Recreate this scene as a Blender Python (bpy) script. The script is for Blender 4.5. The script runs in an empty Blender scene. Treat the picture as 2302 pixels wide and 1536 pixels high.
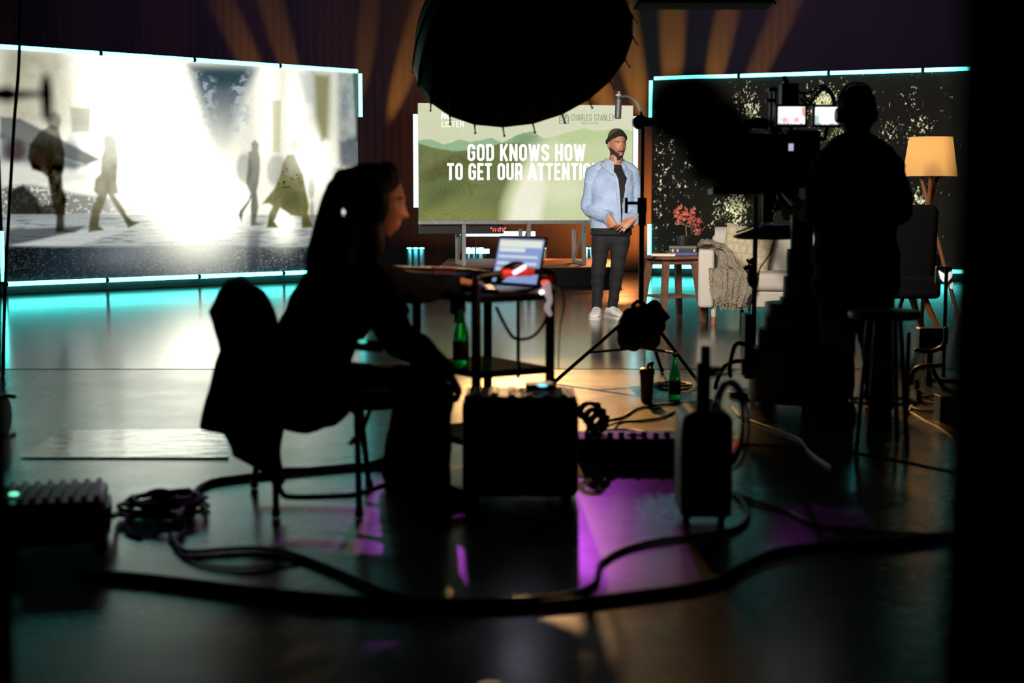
import bpy, bmesh, math, random
import numpy as np
from mathutils import Vector as V, Matrix, Euler, noise as mnoise

SC = bpy.context.scene
COL = SC.collection
random.seed(7)
RNG = np.random.default_rng(7)
PI = math.pi

# ------------------------------------------------------------------ camera
CAM_H, FPX, PITCH = 1.15, 3200.0, math.radians(5.75)
cam_d = bpy.data.cameras.new('camera')
cam_d.sensor_width = 36.0
cam_d.lens = FPX / 2302.0 * 36.0
cam_d.clip_start, cam_d.clip_end = 0.05, 200
cam_d.dof.use_dof = True
cam_d.dof.focus_distance = 13.6
cam_d.dof.aperture_fstop = 1.9
cam = bpy.data.objects.new('camera', cam_d)
COL.objects.link(cam)
cam.location = (0, 0, CAM_H)
cam.rotation_euler = (PI / 2 - PITCH, 0, 0)
SC.camera = cam

SC.view_settings.view_transform = 'Standard'
SC.view_settings.look = 'None'
SC.view_settings.gamma = 1.0
SC.view_settings.use_curve_mapping = False
SC.view_settings.exposure = 0.0
SC.cycles.max_bounces = 6
SC.cycles.diffuse_bounces = 3
SC.cycles.glossy_bounces = 4
SC.cycles.transmission_bounces = 6
SC.cycles.sample_clamp_indirect = 4.0
SC.cycles.use_denoising = True

# ------------------------------------------------------------------ world and lamps
w = bpy.data.worlds.new('dark_studio')
SC.world = w
w.use_nodes = True
w.node_tree.nodes['Background'].inputs[0].default_value = (0.35, 0.4, 0.6, 1)
w.node_tree.nodes['Background'].inputs[1].default_value = 0.0006


def aim(o, target):
    d = V(target) - o.location
    o.rotation_euler = d.to_track_quat('-Z', 'Y').to_euler()


def lamp(kind, name, loc, target, energy, color, size=0.1, angle=40, blend=0.3, size_y=None, spread=None):
    d = bpy.data.lights.new(name, kind)
    d.energy = energy
    d.color = color
    if kind == 'AREA':
        d.shape = 'DISK' if size_y is None else 'RECTANGLE'
        d.size = size
        if size_y:
            d.size_y = size_y
        if spread:
            d.spread = math.radians(spread)
    else:
        d.shadow_soft_size = size
    if kind == 'SPOT':
        d.spot_size = math.radians(angle)
        d.spot_blend = blend
    o = bpy.data.objects.new(name, d)
    COL.objects.link(o)
    o.location = loc
    aim(o, target)
    return o


# key lamp inside the umbrella, aimed at the presenter
lamp('AREA', 'key_lamp', (0.40, 9.55, 2.02), (0.95, 13.6, 1.25), 80, (1.0, 0.93, 0.86), 1.0, spread=110)
# softbox hung above, over the sofa
lamp('AREA', 'softbox_lamp', (1.25, 9.3, 2.45), (2.1, 13.2, 0.6), 14, (1.0, 0.9, 0.78), 0.9, size_y=0.5, spread=120)
# warm lamps on the rear truss, raking the crew floor towards the viewer
lamp('SPOT', 'warm_spot', (-0.2, 20.0, 5.0), (0.45, 8.5, 0), 8500, (1.0, 0.49, 0.15), 0.09, 8.5, 0.8)
lamp('SPOT', 'warm_spot', (1.5, 20.0, 5.0), (2.4, 8.3, 0), 4500, (1.0, 0.52, 0.17), 0.09, 7, 0.8)
lamp('SPOT', 'warm_glint', (-0.2, 20.0, 5.0), (-0.05, 3.5, 0), 1200, (1.0, 0.56, 0.25), 0.12, 6, 0.8)
# purple lamps on the same truss, narrow, making patches on the floor near the camera
for (x0, x1, y1, e, a) in [(0.9, 0.45, 5.3, 260, 3.0), (2.6, 1.2, 4.2, 220, 3.0), (-1.2, -0.46, 4.8, 260, 2.6), (-2.5, -1.1, 4.2, 160, 3.0)]:
    lamp('SPOT', 'purple_spot', (x0, 20.0, 5.0), (x1, y1, 0), e, (0.62, 0.08, 0.85), 0.05, a, 0.4)
# purple wash on the backdrop
lamp('SPOT', 'purple_wash', (4.5, 18.5, 6.2), (5.5, 22.3, 3.0), 300, (0.6, 0.08, 0.75), 0.3, 90, 0.9)
lamp('SPOT', 'purple_wash', (-4.0, 18.5, 6.2), (-4.5, 22.3, 3.0), 200, (0.42, 0.12, 0.9), 0.3, 90, 0.9)
# gold beams fanned up the backdrop from the floor behind the two LED walls
GOLD = (1.0, 0.40, 0.05)
for (x0, x1, e, a) in [(-2.75, -4.1, 3000, 8), (-2.7, -3.5, 3000, 8), (-2.65, -2.3, 1800, 7), (-2.6, -1.6, 5200, 9), (-2.55, -0.9, 2600, 8)]:
    lamp('SPOT', 'gold_beam', (x0, 22.05, 0.4), (x1, 22.47, 3.3), e, GOLD, 0.02, a, 0.9)
for (x0, x1, e, a) in [(2.4, 0.6, 5000, 11), (2.4, 1.2, 7000, 11), (2.5, 1.85, 7000, 10), (2.55, 2.5, 6000, 9), (2.6, 3.2, 5500, 8), (2.65, 3.9, 4000, 8)]:
    lamp('SPOT', 'gold_beam', (x0, 22.05, 0.4), (x1, 22.47, 3.3), e, GOLD, 0.02, a, 0.9)
lamp('SPOT', 'orange_wash', (2.9, 21.6, 0.4), (1.7, 22.4, 1.1), 2000, (1.0, 0.25, 0.035), 0.1, 84, 0.9)
lamp('SPOT', 'orange_wash', (1.7, 21.9, 1.5), (0.2, 19.2, 0.26), 450, (1.0, 0.33, 0.1), 0.1, 70, 0.8)  # added spot standing in for orange bounce off the backdrop onto the deck
lamp('SPOT', 'orange_wash', (0.5, 20.6, 0.35), (0.6, 22.3, 0.7), 90, (1.0, 0.28, 0.08), 0.1, 140, 0.9)


# ------------------------------------------------------------------ pixel helpers (2302 x 1536 frame)
def ray(px, py):
    u, v = (px - 1151) / FPX, (768 - py) / FPX
    c, s = math.cos(PITCH), math.sin(PITCH)
    return V((u, c + v * s, -s + v * c))


def A(px, py, Y):
    d = ray(px, py)
    t = Y / d.y
    return V((d.x * t, Y, CAM_H + d.z * t))


def FL(px, py, z=0.0):
    d = ray(px, py)
    t = (z - CAM_H) / d.z
    return V((d.x * t, d.y * t, z))


def proj(P):
    c, s = math.cos(PITCH), math.sin(PITCH)
    x, y, z = P[..., 0], P[..., 1], P[..., 2] - CAM_H
    f = y * c - z * s
    up = y * s + z * c
    return 1151 + FPX * x / f, 768 - FPX * up / f


def lin(c):
    return tuple(((x / 255) / 12.92 if x / 255 <= 0.04045 else ((x / 255 + 0.055) / 1.055) ** 2.4) for x in c)


# ------------------------------------------------------------------ materials
MATS = {}


def mat(name, rgb, rough=0.6, metal=0.0, var=0.12, scale=30.0, bump=0.0, emis=None, es=0.0, spec=None, trans=0.0, coat=0.0, alpha=1.0, sheen=0.0):
    if name in MATS:
        return MATS[name]
    m = bpy.data.materials.new(name)
    m.use_nodes = True
    nt = m.node_tree
    b = nt.nodes['Principled BSDF']
    c = lin(rgb)
    tc = nt.nodes.new('ShaderNodeTexCoord')
    nz = nt.nodes.new('ShaderNodeTexNoise')
    nz.inputs['Scale'].default_value = scale
    nz.inputs['Detail'].default_value = 5
    nt.links.new(tc.outputs['Object'], nz.inputs['Vector'])
    rp = nt.nodes.new('ShaderNodeValToRGB')
    rp.color_ramp.elements[0].position = 0.3
    rp.color_ramp.elements[1].position = 0.7
    rp.color_ramp.elements[0].color = tuple(x * (1 - var) for x in c) + (1,)
    rp.color_ramp.elements[1].color = tuple(min(1, x * (1 + var)) for x in c) + (1,)
    nt.links.new(nz.outputs['Fac'], rp.inputs['Fac'])
    nt.links.new(rp.outputs['Color'], b.inputs['Base Color'])
    b.inputs['Roughness'].default_value = rough
    b.inputs['Metallic'].default_value = metal
    if spec is not None:
        b.inputs['Specular IOR Level'].default_value = spec
    if trans:
        b.inputs['Transmission Weight'].default_value = trans
        b.inputs['IOR'].default_value = 1.45
    if coat:
        b.inputs['Coat Weight'].default_value = coat
    if sheen:
        b.inputs['Sheen Weight'].default_value = sheen
    if emis is not None:
        b.inputs['Emission Color'].default_value = tuple(emis) + (1,)
        b.inputs['Emission Strength'].default_value = es
    if bump:
        bp = nt.nodes.new('ShaderNodeBump')
        bp.inputs['Strength'].default_value = bump
        bp.inputs['Distance'].default_value = 0.01
        nt.links.new(nz.outputs['Fac'], bp.inputs['Height'])
        nt.links.new(bp.outputs['Normal'], b.inputs['Normal'])
    MATS[name] = m
    return m


def mat_screen(name, attr='picture', es=1.0):
    m = bpy.data.materials.new(name)
    m.use_nodes = True
    nt = m.node_tree
    b = nt.nodes['Principled BSDF']
    at = nt.nodes.new('ShaderNodeAttribute')
    at.attribute_name = attr
    b.inputs['Base Color'].default_value = (0.003, 0.003, 0.003, 1)
    b.inputs['Specular IOR Level'].default_value = 0.1
    b.inputs['Roughness'].default_value = 0.6
    nt.links.new(at.outputs['Color'], b.inputs['Emission Color'])
    b.inputs['Emission Strength'].default_value = es
    return m


def mat_floor(name, rgb, r0, r1, scale=1.2, bump=0.05):
    m = bpy.data.materials.new(name)
    m.use_nodes = True
    nt = m.node_tree
    b = nt.nodes['Principled BSDF']
    b.inputs['Specular IOR Level'].default_value = 0.8
    b.inputs['Coat Weight'].default_value = 0.25
    b.inputs['Coat Roughness'].default_value = 0.16
    tc = nt.nodes.new('ShaderNodeTexCoord')
    nz = nt.nodes.new('ShaderNodeTexNoise')
    nz.inputs['Scale'].default_value = scale
    nz.inputs['Detail'].default_value = 8
    nz.inputs['Roughness'].default_value = 0.65
    nt.links.new(tc.outputs['Object'], nz.inputs['Vector'])
    mr = nt.nodes.new('ShaderNodeMapRange')
    mr.inputs['From Min'].default_value = 0.3
    mr.inputs['From Max'].default_value = 0.7
    mr.inputs['To Min'].default_value = r0
    mr.inputs['To Max'].default_value = r1
    nt.links.new(nz.outputs['Fac'], mr.inputs['Value'])
    nt.links.new(mr.outputs['Result'], b.inputs['Roughness'])
    rp = nt.nodes.new('ShaderNodeValToRGB')
    c = lin(rgb)
    rp.color_ramp.elements[0].color = tuple(x * 0.75 for x in c) + (1,)
    rp.color_ramp.elements[1].color = tuple(x * 1.25 for x in c) + (1,)
    nt.links.new(nz.outputs['Fac'], rp.inputs['Fac'])
    nt.links.new(rp.outputs['Color'], b.inputs['Base Color'])
    n2 = nt.nodes.new('ShaderNodeTexNoise')
    n2.inputs['Scale'].default_value = 7
    n2.inputs['Detail'].default_value = 4
    mp = nt.nodes.new('ShaderNodeMapping')
    mp.inputs['Scale'].default_value = (0.5, 2.0, 1)
    nt.links.new(tc.outputs['Object'], mp.inputs['Vector'])
    nt.links.new(mp.outputs['Vector'], n2.inputs['Vector'])
    bp = nt.nodes.new('ShaderNodeBump')
    bp.inputs['Strength'].default_value = bump
    bp.inputs['Distance'].default_value = 0.01
    nt.links.new(n2.outputs['Fac'], bp.inputs['Height'])
    nt.links.new(bp.outputs['Normal'], b.inputs['Normal'])
    return m


BLACK = mat('matte_black', (14, 14, 15), 0.75)
BLACKM = mat('black_metal', (16, 16, 17), 0.4, 0.3)
BLACKP = mat('black_plastic', (15, 15, 16), 0.45)
CLOTHB = mat('black_cloth', (13, 13, 14), 0.95, scale=200, bump=0.2)
RUBBER = mat('black_rubber', (12, 12, 12), 0.6)
STEEL = mat('steel', (150, 150, 150), 0.3, 0.9)
ALU = mat('aluminium', (205, 200, 200), 0.45, 0.2)
DARKW = mat('dark_wall', (14, 13, 16), 0.9)


# ------------------------------------------------------------------ geometry helpers
def cr(pts, k=6, closed=False):
    """Catmull-Rom through points (tuples of any length)."""
    P = [np.array(p, float) for p in pts]
    n = len(P)
    out = []
    rng = range(n if closed else n - 1)
    for i in rng:
        if closed:
            p0, p1, p2, p3 = P[(i - 1) % n], P[i], P[(i + 1) % n], P[(i + 2) % n]
        else:
            p1, p2 = P[i], P[i + 1]
            p0 = P[i - 1] if i > 0 else 2 * p1 - p2
            p3 = P[i + 2] if i + 2 < n else 2 * p2 - p1
        for j in range(k):
            t = j / k
            out.append(0.5 * ((2 * p1) + (-p0 + p2) * t + (2 * p0 - 5 * p1 + 4 * p2 - p3) * t * t + (-p0 + 3 * p1 - 3 * p2 + p3) * t ** 3))
    if not closed:
        out.append(P[-1])
    return out


def rotm(e):
    if e is None:
        return Matrix.Identity(3)
    if isinstance(e, Matrix):
        return e.to_3x3()
    return Euler(e).to_matrix()


class MB:
    def __init__(s):
        s.v, s.f = [], []

    def add(s, vs, fs):
        o = len(s.v)
        s.v += [tuple(p) for p in vs]
        s.f += [tuple(i + o for i in f) for f in fs]
        return s

    def box(s, c, size, R=None, taper=(1, 1)):
        c = V(c)
        M = rotm(R)
        hx, hy, hz = size[0] / 2, size[1] / 2, size[2] / 2
        vs = []
        for z in (-1, 1):
            tx, ty = (1, 1) if z < 0 else taper
            for x, y in ((-1, -1), (1, -1), (1, 1), (-1, 1)):
                vs.append(c + M @ V((x * hx * tx, y * hy * ty, z * hz)))
        return s.add(vs, [(3, 2, 1, 0), (4, 5, 6, 7), (0, 1, 5, 4), (1, 2, 6, 5), (2, 3, 7, 6), (3, 0, 4, 7)])

    def tube(s, path, r, n=10, closed=False, side=None, round_=False, k=0):
        """r: number, list of numbers, or list of (a, b) ellipse radii (a along side)."""
        m = len(path)
        if isinstance(r, (int, float)):
            r = [(r, r)] * m
        r = [(q, q) if isinstance(q, (int, float)) else tuple(q) for q in r]
        if k:
            full = cr([tuple(p) + q for p, q in zip(path, r)], k, closed)
            path = [V(q[:3]) for q in full]
            r = [(max(1e-4, q[3]), max(1e-4, q[4])) for q in full]
        path = [V(p) for p in path]
        m = len(path)
        T = []
        for i in range(m):
            a = path[(i - 1) % m] if (closed or i > 0) else path[i]
            b = path[(i + 1) % m] if (closed or i < m - 1) else path[i]
            d = b - a
            T.append(d.normalized() if d.length > 1e-9 else V((0, 0, 1)))
        up = V(side) if side is not None else (V((0, 0, 1)) if abs(T[0].z) < 0.9 else V((1, 0, 0)))
        rings = []
        prev = (up - T[0] * up.dot(T[0])).normalized()
        for i in range(m):
            if side is not None:
                q = V(side) - T[i] * V(side).dot(T[i])
                prev = q.normalized() if q.length > 1e-4 else prev
            else:
                prev = (prev - T[i] * prev.dot(T[i]))
                prev = prev.normalized() if prev.length > 1e-6 else T[i].orthogonal().normalized()
            bn = T[i].cross(prev)
            rings.append((path[i], prev.copy(), bn, r[i][0], r[i][1]))
        if round_ and not closed:
            def cap(i, sgn):
                p, a, b, ra, rb = rings[i]
                rm = min(ra, rb)
                return [(p + T[i] * (sgn * rm * math.sin(t)), a, b, ra * math.cos(t), rb * math.cos(t)) for t in (0.5, 0.95, 1.3)]
            rings = cap(0, -1)[::-1] + rings + cap(m - 1, 1)
        vs, fs = [], []
        R = len(rings)
        for (p, a, b, ra, rb) in rings:
            for j in range(n):
                t = 2 * PI * j / n
                vs.append(p + a * (ra * math.cos(t)) + b * (rb * math.sin(t)))
        for i in range(R if closed else R - 1):
            for j in range(n):
                i2 = (i + 1) % R
                fs.append((i * n + j, i * n + (j + 1) % n, i2 * n + (j + 1) % n, i2 * n + j))
        if not closed:
            fs.append(tuple(range(n - 1, -1, -1)))
            fs.append(tuple((R - 1) * n + j for j in range(n)))
        return s.add(vs, fs)

    def cyl(s, p0, p1, r0, r1=None, n=20):
        return s.tube([p0, p1], [r0, r0 if r1 is None else r1], n)

    def ell(s, c, r, n=20, m=12, R=None):
        c = V(c)
        M = rotm(R)
        if isinstance(r, (int, float)):
            r = (r, r, r)
        vs = [c + M @ V((0, 0, r[2]))]
        for i in range(1, m):
            t = PI * i / m
            for j in range(n):
                p = 2 * PI * j / n
                vs.append(c + M @ V((r[0] * math.sin(t) * math.cos(p), r[1] * math.sin(t) * math.sin(p), r[2] * math.cos(t))))
        vs.append(c + M @ V((0, 0, -r[2])))
        fs = []
        for j in range(n):
            fs.append((0, 1 + j, 1 + (j + 1) % n))
            b = 1 + (m - 2) * n
            fs.append((len(vs) - 1, b + (j + 1) % n, b + j))
        for i in range(m - 2):
            for j in range(n):
                a = 1 + i * n
                fs.append((a + j, a + n + j, a + n + (j + 1) % n, a + (j + 1) % n))
        return s.add(vs, fs)

    def lathe(s, prof, c=(0, 0, 0), n=24, R=None):
        c = V(c)
        M = rotm(R)
        vs, fs = [], []
        for (r, z) in prof:
            for j in range(n):
                t = 2 * PI * j / n
                vs.append(c + M @ V((r * math.cos(t), r * math.sin(t), z)))
        for i in range(len(prof) - 1):
            for j in range(n):
                fs.append((i * n + j, i * n + (j + 1) % n, (i + 1) * n + (j + 1) % n, (i + 1) * n + j))
        if prof[0][0] > 1e-5:
            fs.append(tuple(range(n - 1, -1, -1)))
        if prof[-1][0] > 1e-5:
            fs.append(tuple((len(prof) - 1) * n + j for j in range(n)))
        return s.add(vs, fs)

    def loft(s, rings, cap=True):
        n = len(rings[0])
        vs, fs = [], []
        for r in rings:
            vs += list(r)
        for i in range(len(rings) - 1):
            for j in range(n):
                fs.append((i * n + j, i * n + (j + 1) % n, (i + 1) * n + (j + 1) % n, (i + 1) * n + j))
        if cap:
            fs.append(tuple(range(n - 1, -1, -1)))
            fs.append(tuple((len(rings) - 1) * n + j for j in range(n)))
        return s.add(vs, fs)

    def prism(s, poly, depth):
        """poly: list of 3D points (planar); depth: vector."""
        n = len(poly)
        d = V(depth)
        vs = [V(p) for p in poly] + [V(p) + d for p in poly]
        fs = [tuple(range(n - 1, -1, -1)), tuple(range(n, 2 * n))]
        fs += [(j, (j + 1) % n, n + (j + 1) % n, n + j) for j in range(n)]
        return s.add(vs, fs)

    def sheet(s, fn, nu, nv, th=0.0):
        """fn(u, v) -> point; th > 0 gives a closed thick sheet."""
        g = [[V(fn(i / nu, j / nv)) for j in range(nv + 1)] for i in range(nu + 1)]
        W = nv + 1
        if not th:
            return s.add([p for r in g for p in r], [(i * W + j, (i + 1) * W + j, (i + 1) * W + j + 1, i * W + j + 1) for i in range(nu) for j in range(nv)])
        nr = [[None] * W for _ in range(nu + 1)]
        for i in range(nu + 1):
            for j in range(W):
                a = g[min(i + 1, nu)][j] - g[max(i - 1, 0)][j]
                b = g[i][min(j + 1, nv)] - g[i][max(j - 1, 0)]
                c = a.cross(b)
                nr[i][j] = c.normalized() if c.length > 1e-9 else V((0, 0, 1))
        N = (nu + 1) * W
        vs = [g[i][j] + nr[i][j] * th / 2 for i in range(nu + 1) for j in range(W)] + [g[i][j] - nr[i][j] * th / 2 for i in range(nu + 1) for j in range(W)]
        fs = []
        for i in range(nu):
            for j in range(nv):
                q = (i * W + j, (i + 1) * W + j, (i + 1) * W + j + 1, i * W + j + 1)
                fs.append(q)
                fs.append(tuple(N + x for x in q[::-1]))
        edge = [(i, 0) for i in range(nu)] + [(nu, j) for j in range(nv)] + [(i, nv) for i in range(nu, 0, -1)] + [(0, j) for j in range(nv, 0, -1)]
        e = [i * W + j for i, j in edge]
        for a in range(len(e)):
            b = (a + 1) % len(e)
            fs.append((e[b], e[a], N + e[a], N + e[b]))
        return s.add(vs, fs)

    def xf(s, M):
        s.v = [tuple(M @ V(p)) for p in s.v]
        return s

    def jitter(s, amp, freq, seed=0.0, axis=None):
        """cloth-like wrinkles: push each vertex by smooth noise."""
        out = []
        for p in s.v:
            q = V((p[0] * freq[0] + seed, p[1] * freq[1], p[2] * freq[2]))
            d = mnoise.noise_vector(q)
            if axis:
                d = V((d.x * axis[0], d.y * axis[1], d.z * axis[2]))
            out.append(tuple(V(p) + d * amp))
        s.v = out
        return s

    def join(s, o):
        return s.add(o.v, o.f)


def origin(p):
    o = V((0, 0, 0))
    while p is not None:
        o += p.location
        p = p.parent
    return o


def build(mb, name, material, parent=None, bevel=0.0, sharp=40, seg=2, recalc=True, smooth=True):
    me = bpy.data.meshes.new(name)
    off = origin(parent)
    me.from_pydata([(p[0] - off.x, p[1] - off.y, p[2] - off.z) for p in mb.v], [], mb.f)
    if recalc:
        bm = bmesh.new()
        bm.from_mesh(me)
        bmesh.ops.recalc_face_normals(bm, faces=bm.faces)
        bm.to_mesh(me)
        bm.free()
    if smooth:
        me.polygons.foreach_set('use_smooth', [True] * len(me.polygons))
        if sharp < 180:
            me.set_sharp_from_angle(angle=math.radians(sharp))
    me.update()
    for mm in (material if isinstance(material, (list, tuple)) else [material]):
        me.materials.append(mm)
    o = bpy.data.objects.new(name, me)
    COL.objects.link(o)
    if parent is not None:
        o.parent = parent
    if bevel:
        b = o.modifiers.new('bevel', 'BEVEL')
        b.width = bevel
        b.segments = seg
        b.limit_method = 'ANGLE'
        b.angle_limit = math.radians(40)
        b.harden_normals = False
    return o


def tag(o, label, cat, group=None, kind=None):
    o['label'] = label
    o['category'] = cat
    if group:
        o['group'] = group
    if kind:
        o['kind'] = kind
    return o


def thing(name, label, cat, loc=(0, 0, 0), group=None):
    o = bpy.data.objects.new(name, None)
    o.empty_display_size = 0.1
    COL.objects.link(o)
    o.location = loc
    return tag(o, label, cat, group)


def struct(mb, name, material, **k):
    o = build(mb, name, material, **k)
    o['kind'] = 'structure'
    return o


def dup(root, loc, label, rotz=0.0):
    r = root.copy()
    COL.objects.link(r)
    r.location = loc
    r.rotation_euler = (0, 0, rotz)
    r['label'] = label
    for ch in list(root.children):
        c = ch.copy()
        COL.objects.link(c)
        c.parent = r
        for g in ch.children:
            d = g.copy()
            COL.objects.link(d)
            d.parent = c
    return r


def fuse(mb, voxel=0.006, it=2, fac=0.5):
    """union of overlapping shapes into one continuous surface."""
    me = bpy.data.meshes.new('fuse')
    me.from_pydata(mb.v, [], mb.f)
    bm = bmesh.new()
    bm.from_mesh(me)
    bmesh.ops.recalc_face_normals(bm, faces=bm.faces)
    bm.to_mesh(me)
    bm.free()
    o = bpy.data.objects.new('fuse', me)
    COL.objects.link(o)
    m = o.modifiers.new('r', 'REMESH')
    m.mode = 'VOXEL'
    m.voxel_size = voxel
    if it:
        sm = o.modifiers.new('s', 'SMOOTH')
        sm.factor = fac
        sm.iterations = it
    dg = bpy.context.evaluated_depsgraph_get()
    ev = o.evaluated_get(dg)
    e = ev.to_mesh()
    out = MB()
    out.v = [tuple(v.co) for v in e.vertices]
    out.f = [tuple(p.vertices) for p in e.polygons]
    ev.to_mesh_clear()
    bpy.data.objects.remove(o)
    bpy.data.meshes.remove(me)
    return out


def cable(name, pts, r, material, label=None, cat='cable', parent=None, z=None, k=6, n=8, group=None):
    """pts: list of 3D points."""
    mb = MB().tube(pts, r, n, k=k, round_=True)
    o = build(mb, name, material, parent, sharp=180)
    if label:
        tag(o, label, cat, group)
    return o


def floor_path(px, r):
    return [FL(x, y, r) for x, y in px]

# ================================================================== the setting
FLOOR = mat_floor('polished_concrete', (104, 102, 99), 0.22, 0.32, 1.3, 0.03)
VINYL = mat_floor('stage_vinyl', (34, 32, 31), 0.14, 0.2, 2.0, 0.008)
struct(MB().box((0, 10.5, -0.05), (20, 26, 0.1)), 'floor', FLOOR, smooth=False)
struct(MB().box((0, 16.0, 0.0015), (17.6, 12.9, 0.003)), 'floor_stage', VINYL, smooth=False)
struct(MB().box((-10.05, 10.5, 3.25), (0.1, 26, 6.7)), 'wall_left', DARKW, smooth=False)
struct(MB().box((10.05, 10.5, 3.25), (0.1, 26, 6.7)), 'wall_right', DARKW, smooth=False)
struct(MB().box((0, 23.55, 3.25), (20, 0.1, 6.7)), 'wall_back', DARKW, smooth=False)
struct(MB().box((0, -2.55, 3.25), (20, 0.1, 6.7)), 'wall_front', DARKW, smooth=False)
struct(MB().box((0, 10.5, 6.65), (20, 26, 0.1)), 'ceiling', DARKW, smooth=False)

# pleated backdrop curtain
CURT = mat('backdrop_fabric', (42, 38, 42), 0.95, scale=60, bump=0.1)


def pleat(u, v):
    x = -9.2 + 18.4 * u
    return (x, 22.5 + 0.001 * math.sin(x * 2 * PI / 0.13) + 0.014 * math.sin(x * 2 * PI / 1.3 + 1), 0.01 + 6.3 * v)


o = build(MB().sheet(pleat, 920, 4, 0.006), 'backdrop_curtain', CURT, sharp=180)
tag(o, 'dark pleated backdrop curtain with gold beams hanging across the back of the stage', 'curtain')


# ------------------------------------------------------------------ picture painting (numpy)
def vn(x, y, seed=0):
    xi, yi = np.floor(x).astype(np.int64), np.floor(y).astype(np.int64)
    fx, fy = x - xi, y - yi
    fx, fy = fx * fx * (3 - 2 * fx), fy * fy * (3 - 2 * fy)

    def h(a, b):
        n = (a * 374761393 + b * 668265263 + seed * 69069 + 12345) & 0x7fffffff
        n = ((n ^ (n >> 13)) * 1274126177) & 0x7fffffff
        n = n ^ (n >> 16)
        return (n & 0xffff) / 65535.0
    return (h(xi, yi) * (1 - fx) + h(xi + 1, yi) * fx) * (1 - fy) + (h(xi, yi + 1) * (1 - fx) + h(xi + 1, yi + 1) * fx) * fy


def fbm(x, y, seed=0, o=4):
    s, a, t = 0, 0.5, 0
    for i in range(o):
        s = s + a * vn(x * 2 ** i, y * 2 ** i, seed + i)
        t += a
        a *= 0.55
    return s / t


def sstep(a, b, x):
    t = np.clip((x - a) / (b - a), 0, 1)
    return t * t * (3 - 2 * t)


class Paint:
    def __init__(s, X, Y, base):
        s.X, s.Y = X, Y
        s.c = np.zeros(X.shape + (3,)) + np.array(lin(base))

    def over(s, m, rgb, linear=False):
        c = np.array(rgb if linear else lin(rgb))
        s.c = s.c * (1 - m[..., None]) + c * m[..., None]

    def addl(s, m, rgb):
        s.c = s.c + m[..., None] * np.array(rgb)

    def ell(s, cx, cy, rx, ry, soft=0.2, ang=0):
        dx, dy = s.X - cx, s.Y - cy
        if ang:
            a = math.radians(ang)
            dx, dy = dx * math.cos(a) + dy * math.sin(a), -dx * math.sin(a) + dy * math.cos(a)
        d = np.sqrt((dx / rx) ** 2 + (dy / ry) ** 2)
        return 1 - sstep(1 - soft, 1 + soft, d)

    def glow(s, cx, cy, rx, ry):
        return np.exp(-(((s.X - cx) / rx) ** 2 + ((s.Y - cy) / ry) ** 2))

    def poly(s, pts, soft=8):
        X, Y = s.X, s.Y
        ins = np.zeros(X.shape, bool)
        d = np.full(X.shape, 1e9)
        n = len(pts)
        for i in range(n):
            (x0, y0), (x1, y1) = pts[i], pts[(i + 1) % n]
            c = ((y0 > Y) != (y1 > Y))
            with np.errstate(divide='ignore', invalid='ignore'):
                xi = (x1 - x0) * (Y - y0) / (y1 - y0 + 1e-9) + x0
            ins ^= c & (X < xi)
            ex, ey = x1 - x0, y1 - y0
            t = np.clip(((X - x0) * ex + (Y - y0) * ey) / (ex * ex + ey * ey + 1e-9), 0, 1)
            d = np.minimum(d, np.hypot(X - x0 - t * ex, Y - y0 - t * ey))
        sd = np.where(ins, d, -d)
        return sstep(-soft, soft, sd)


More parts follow.
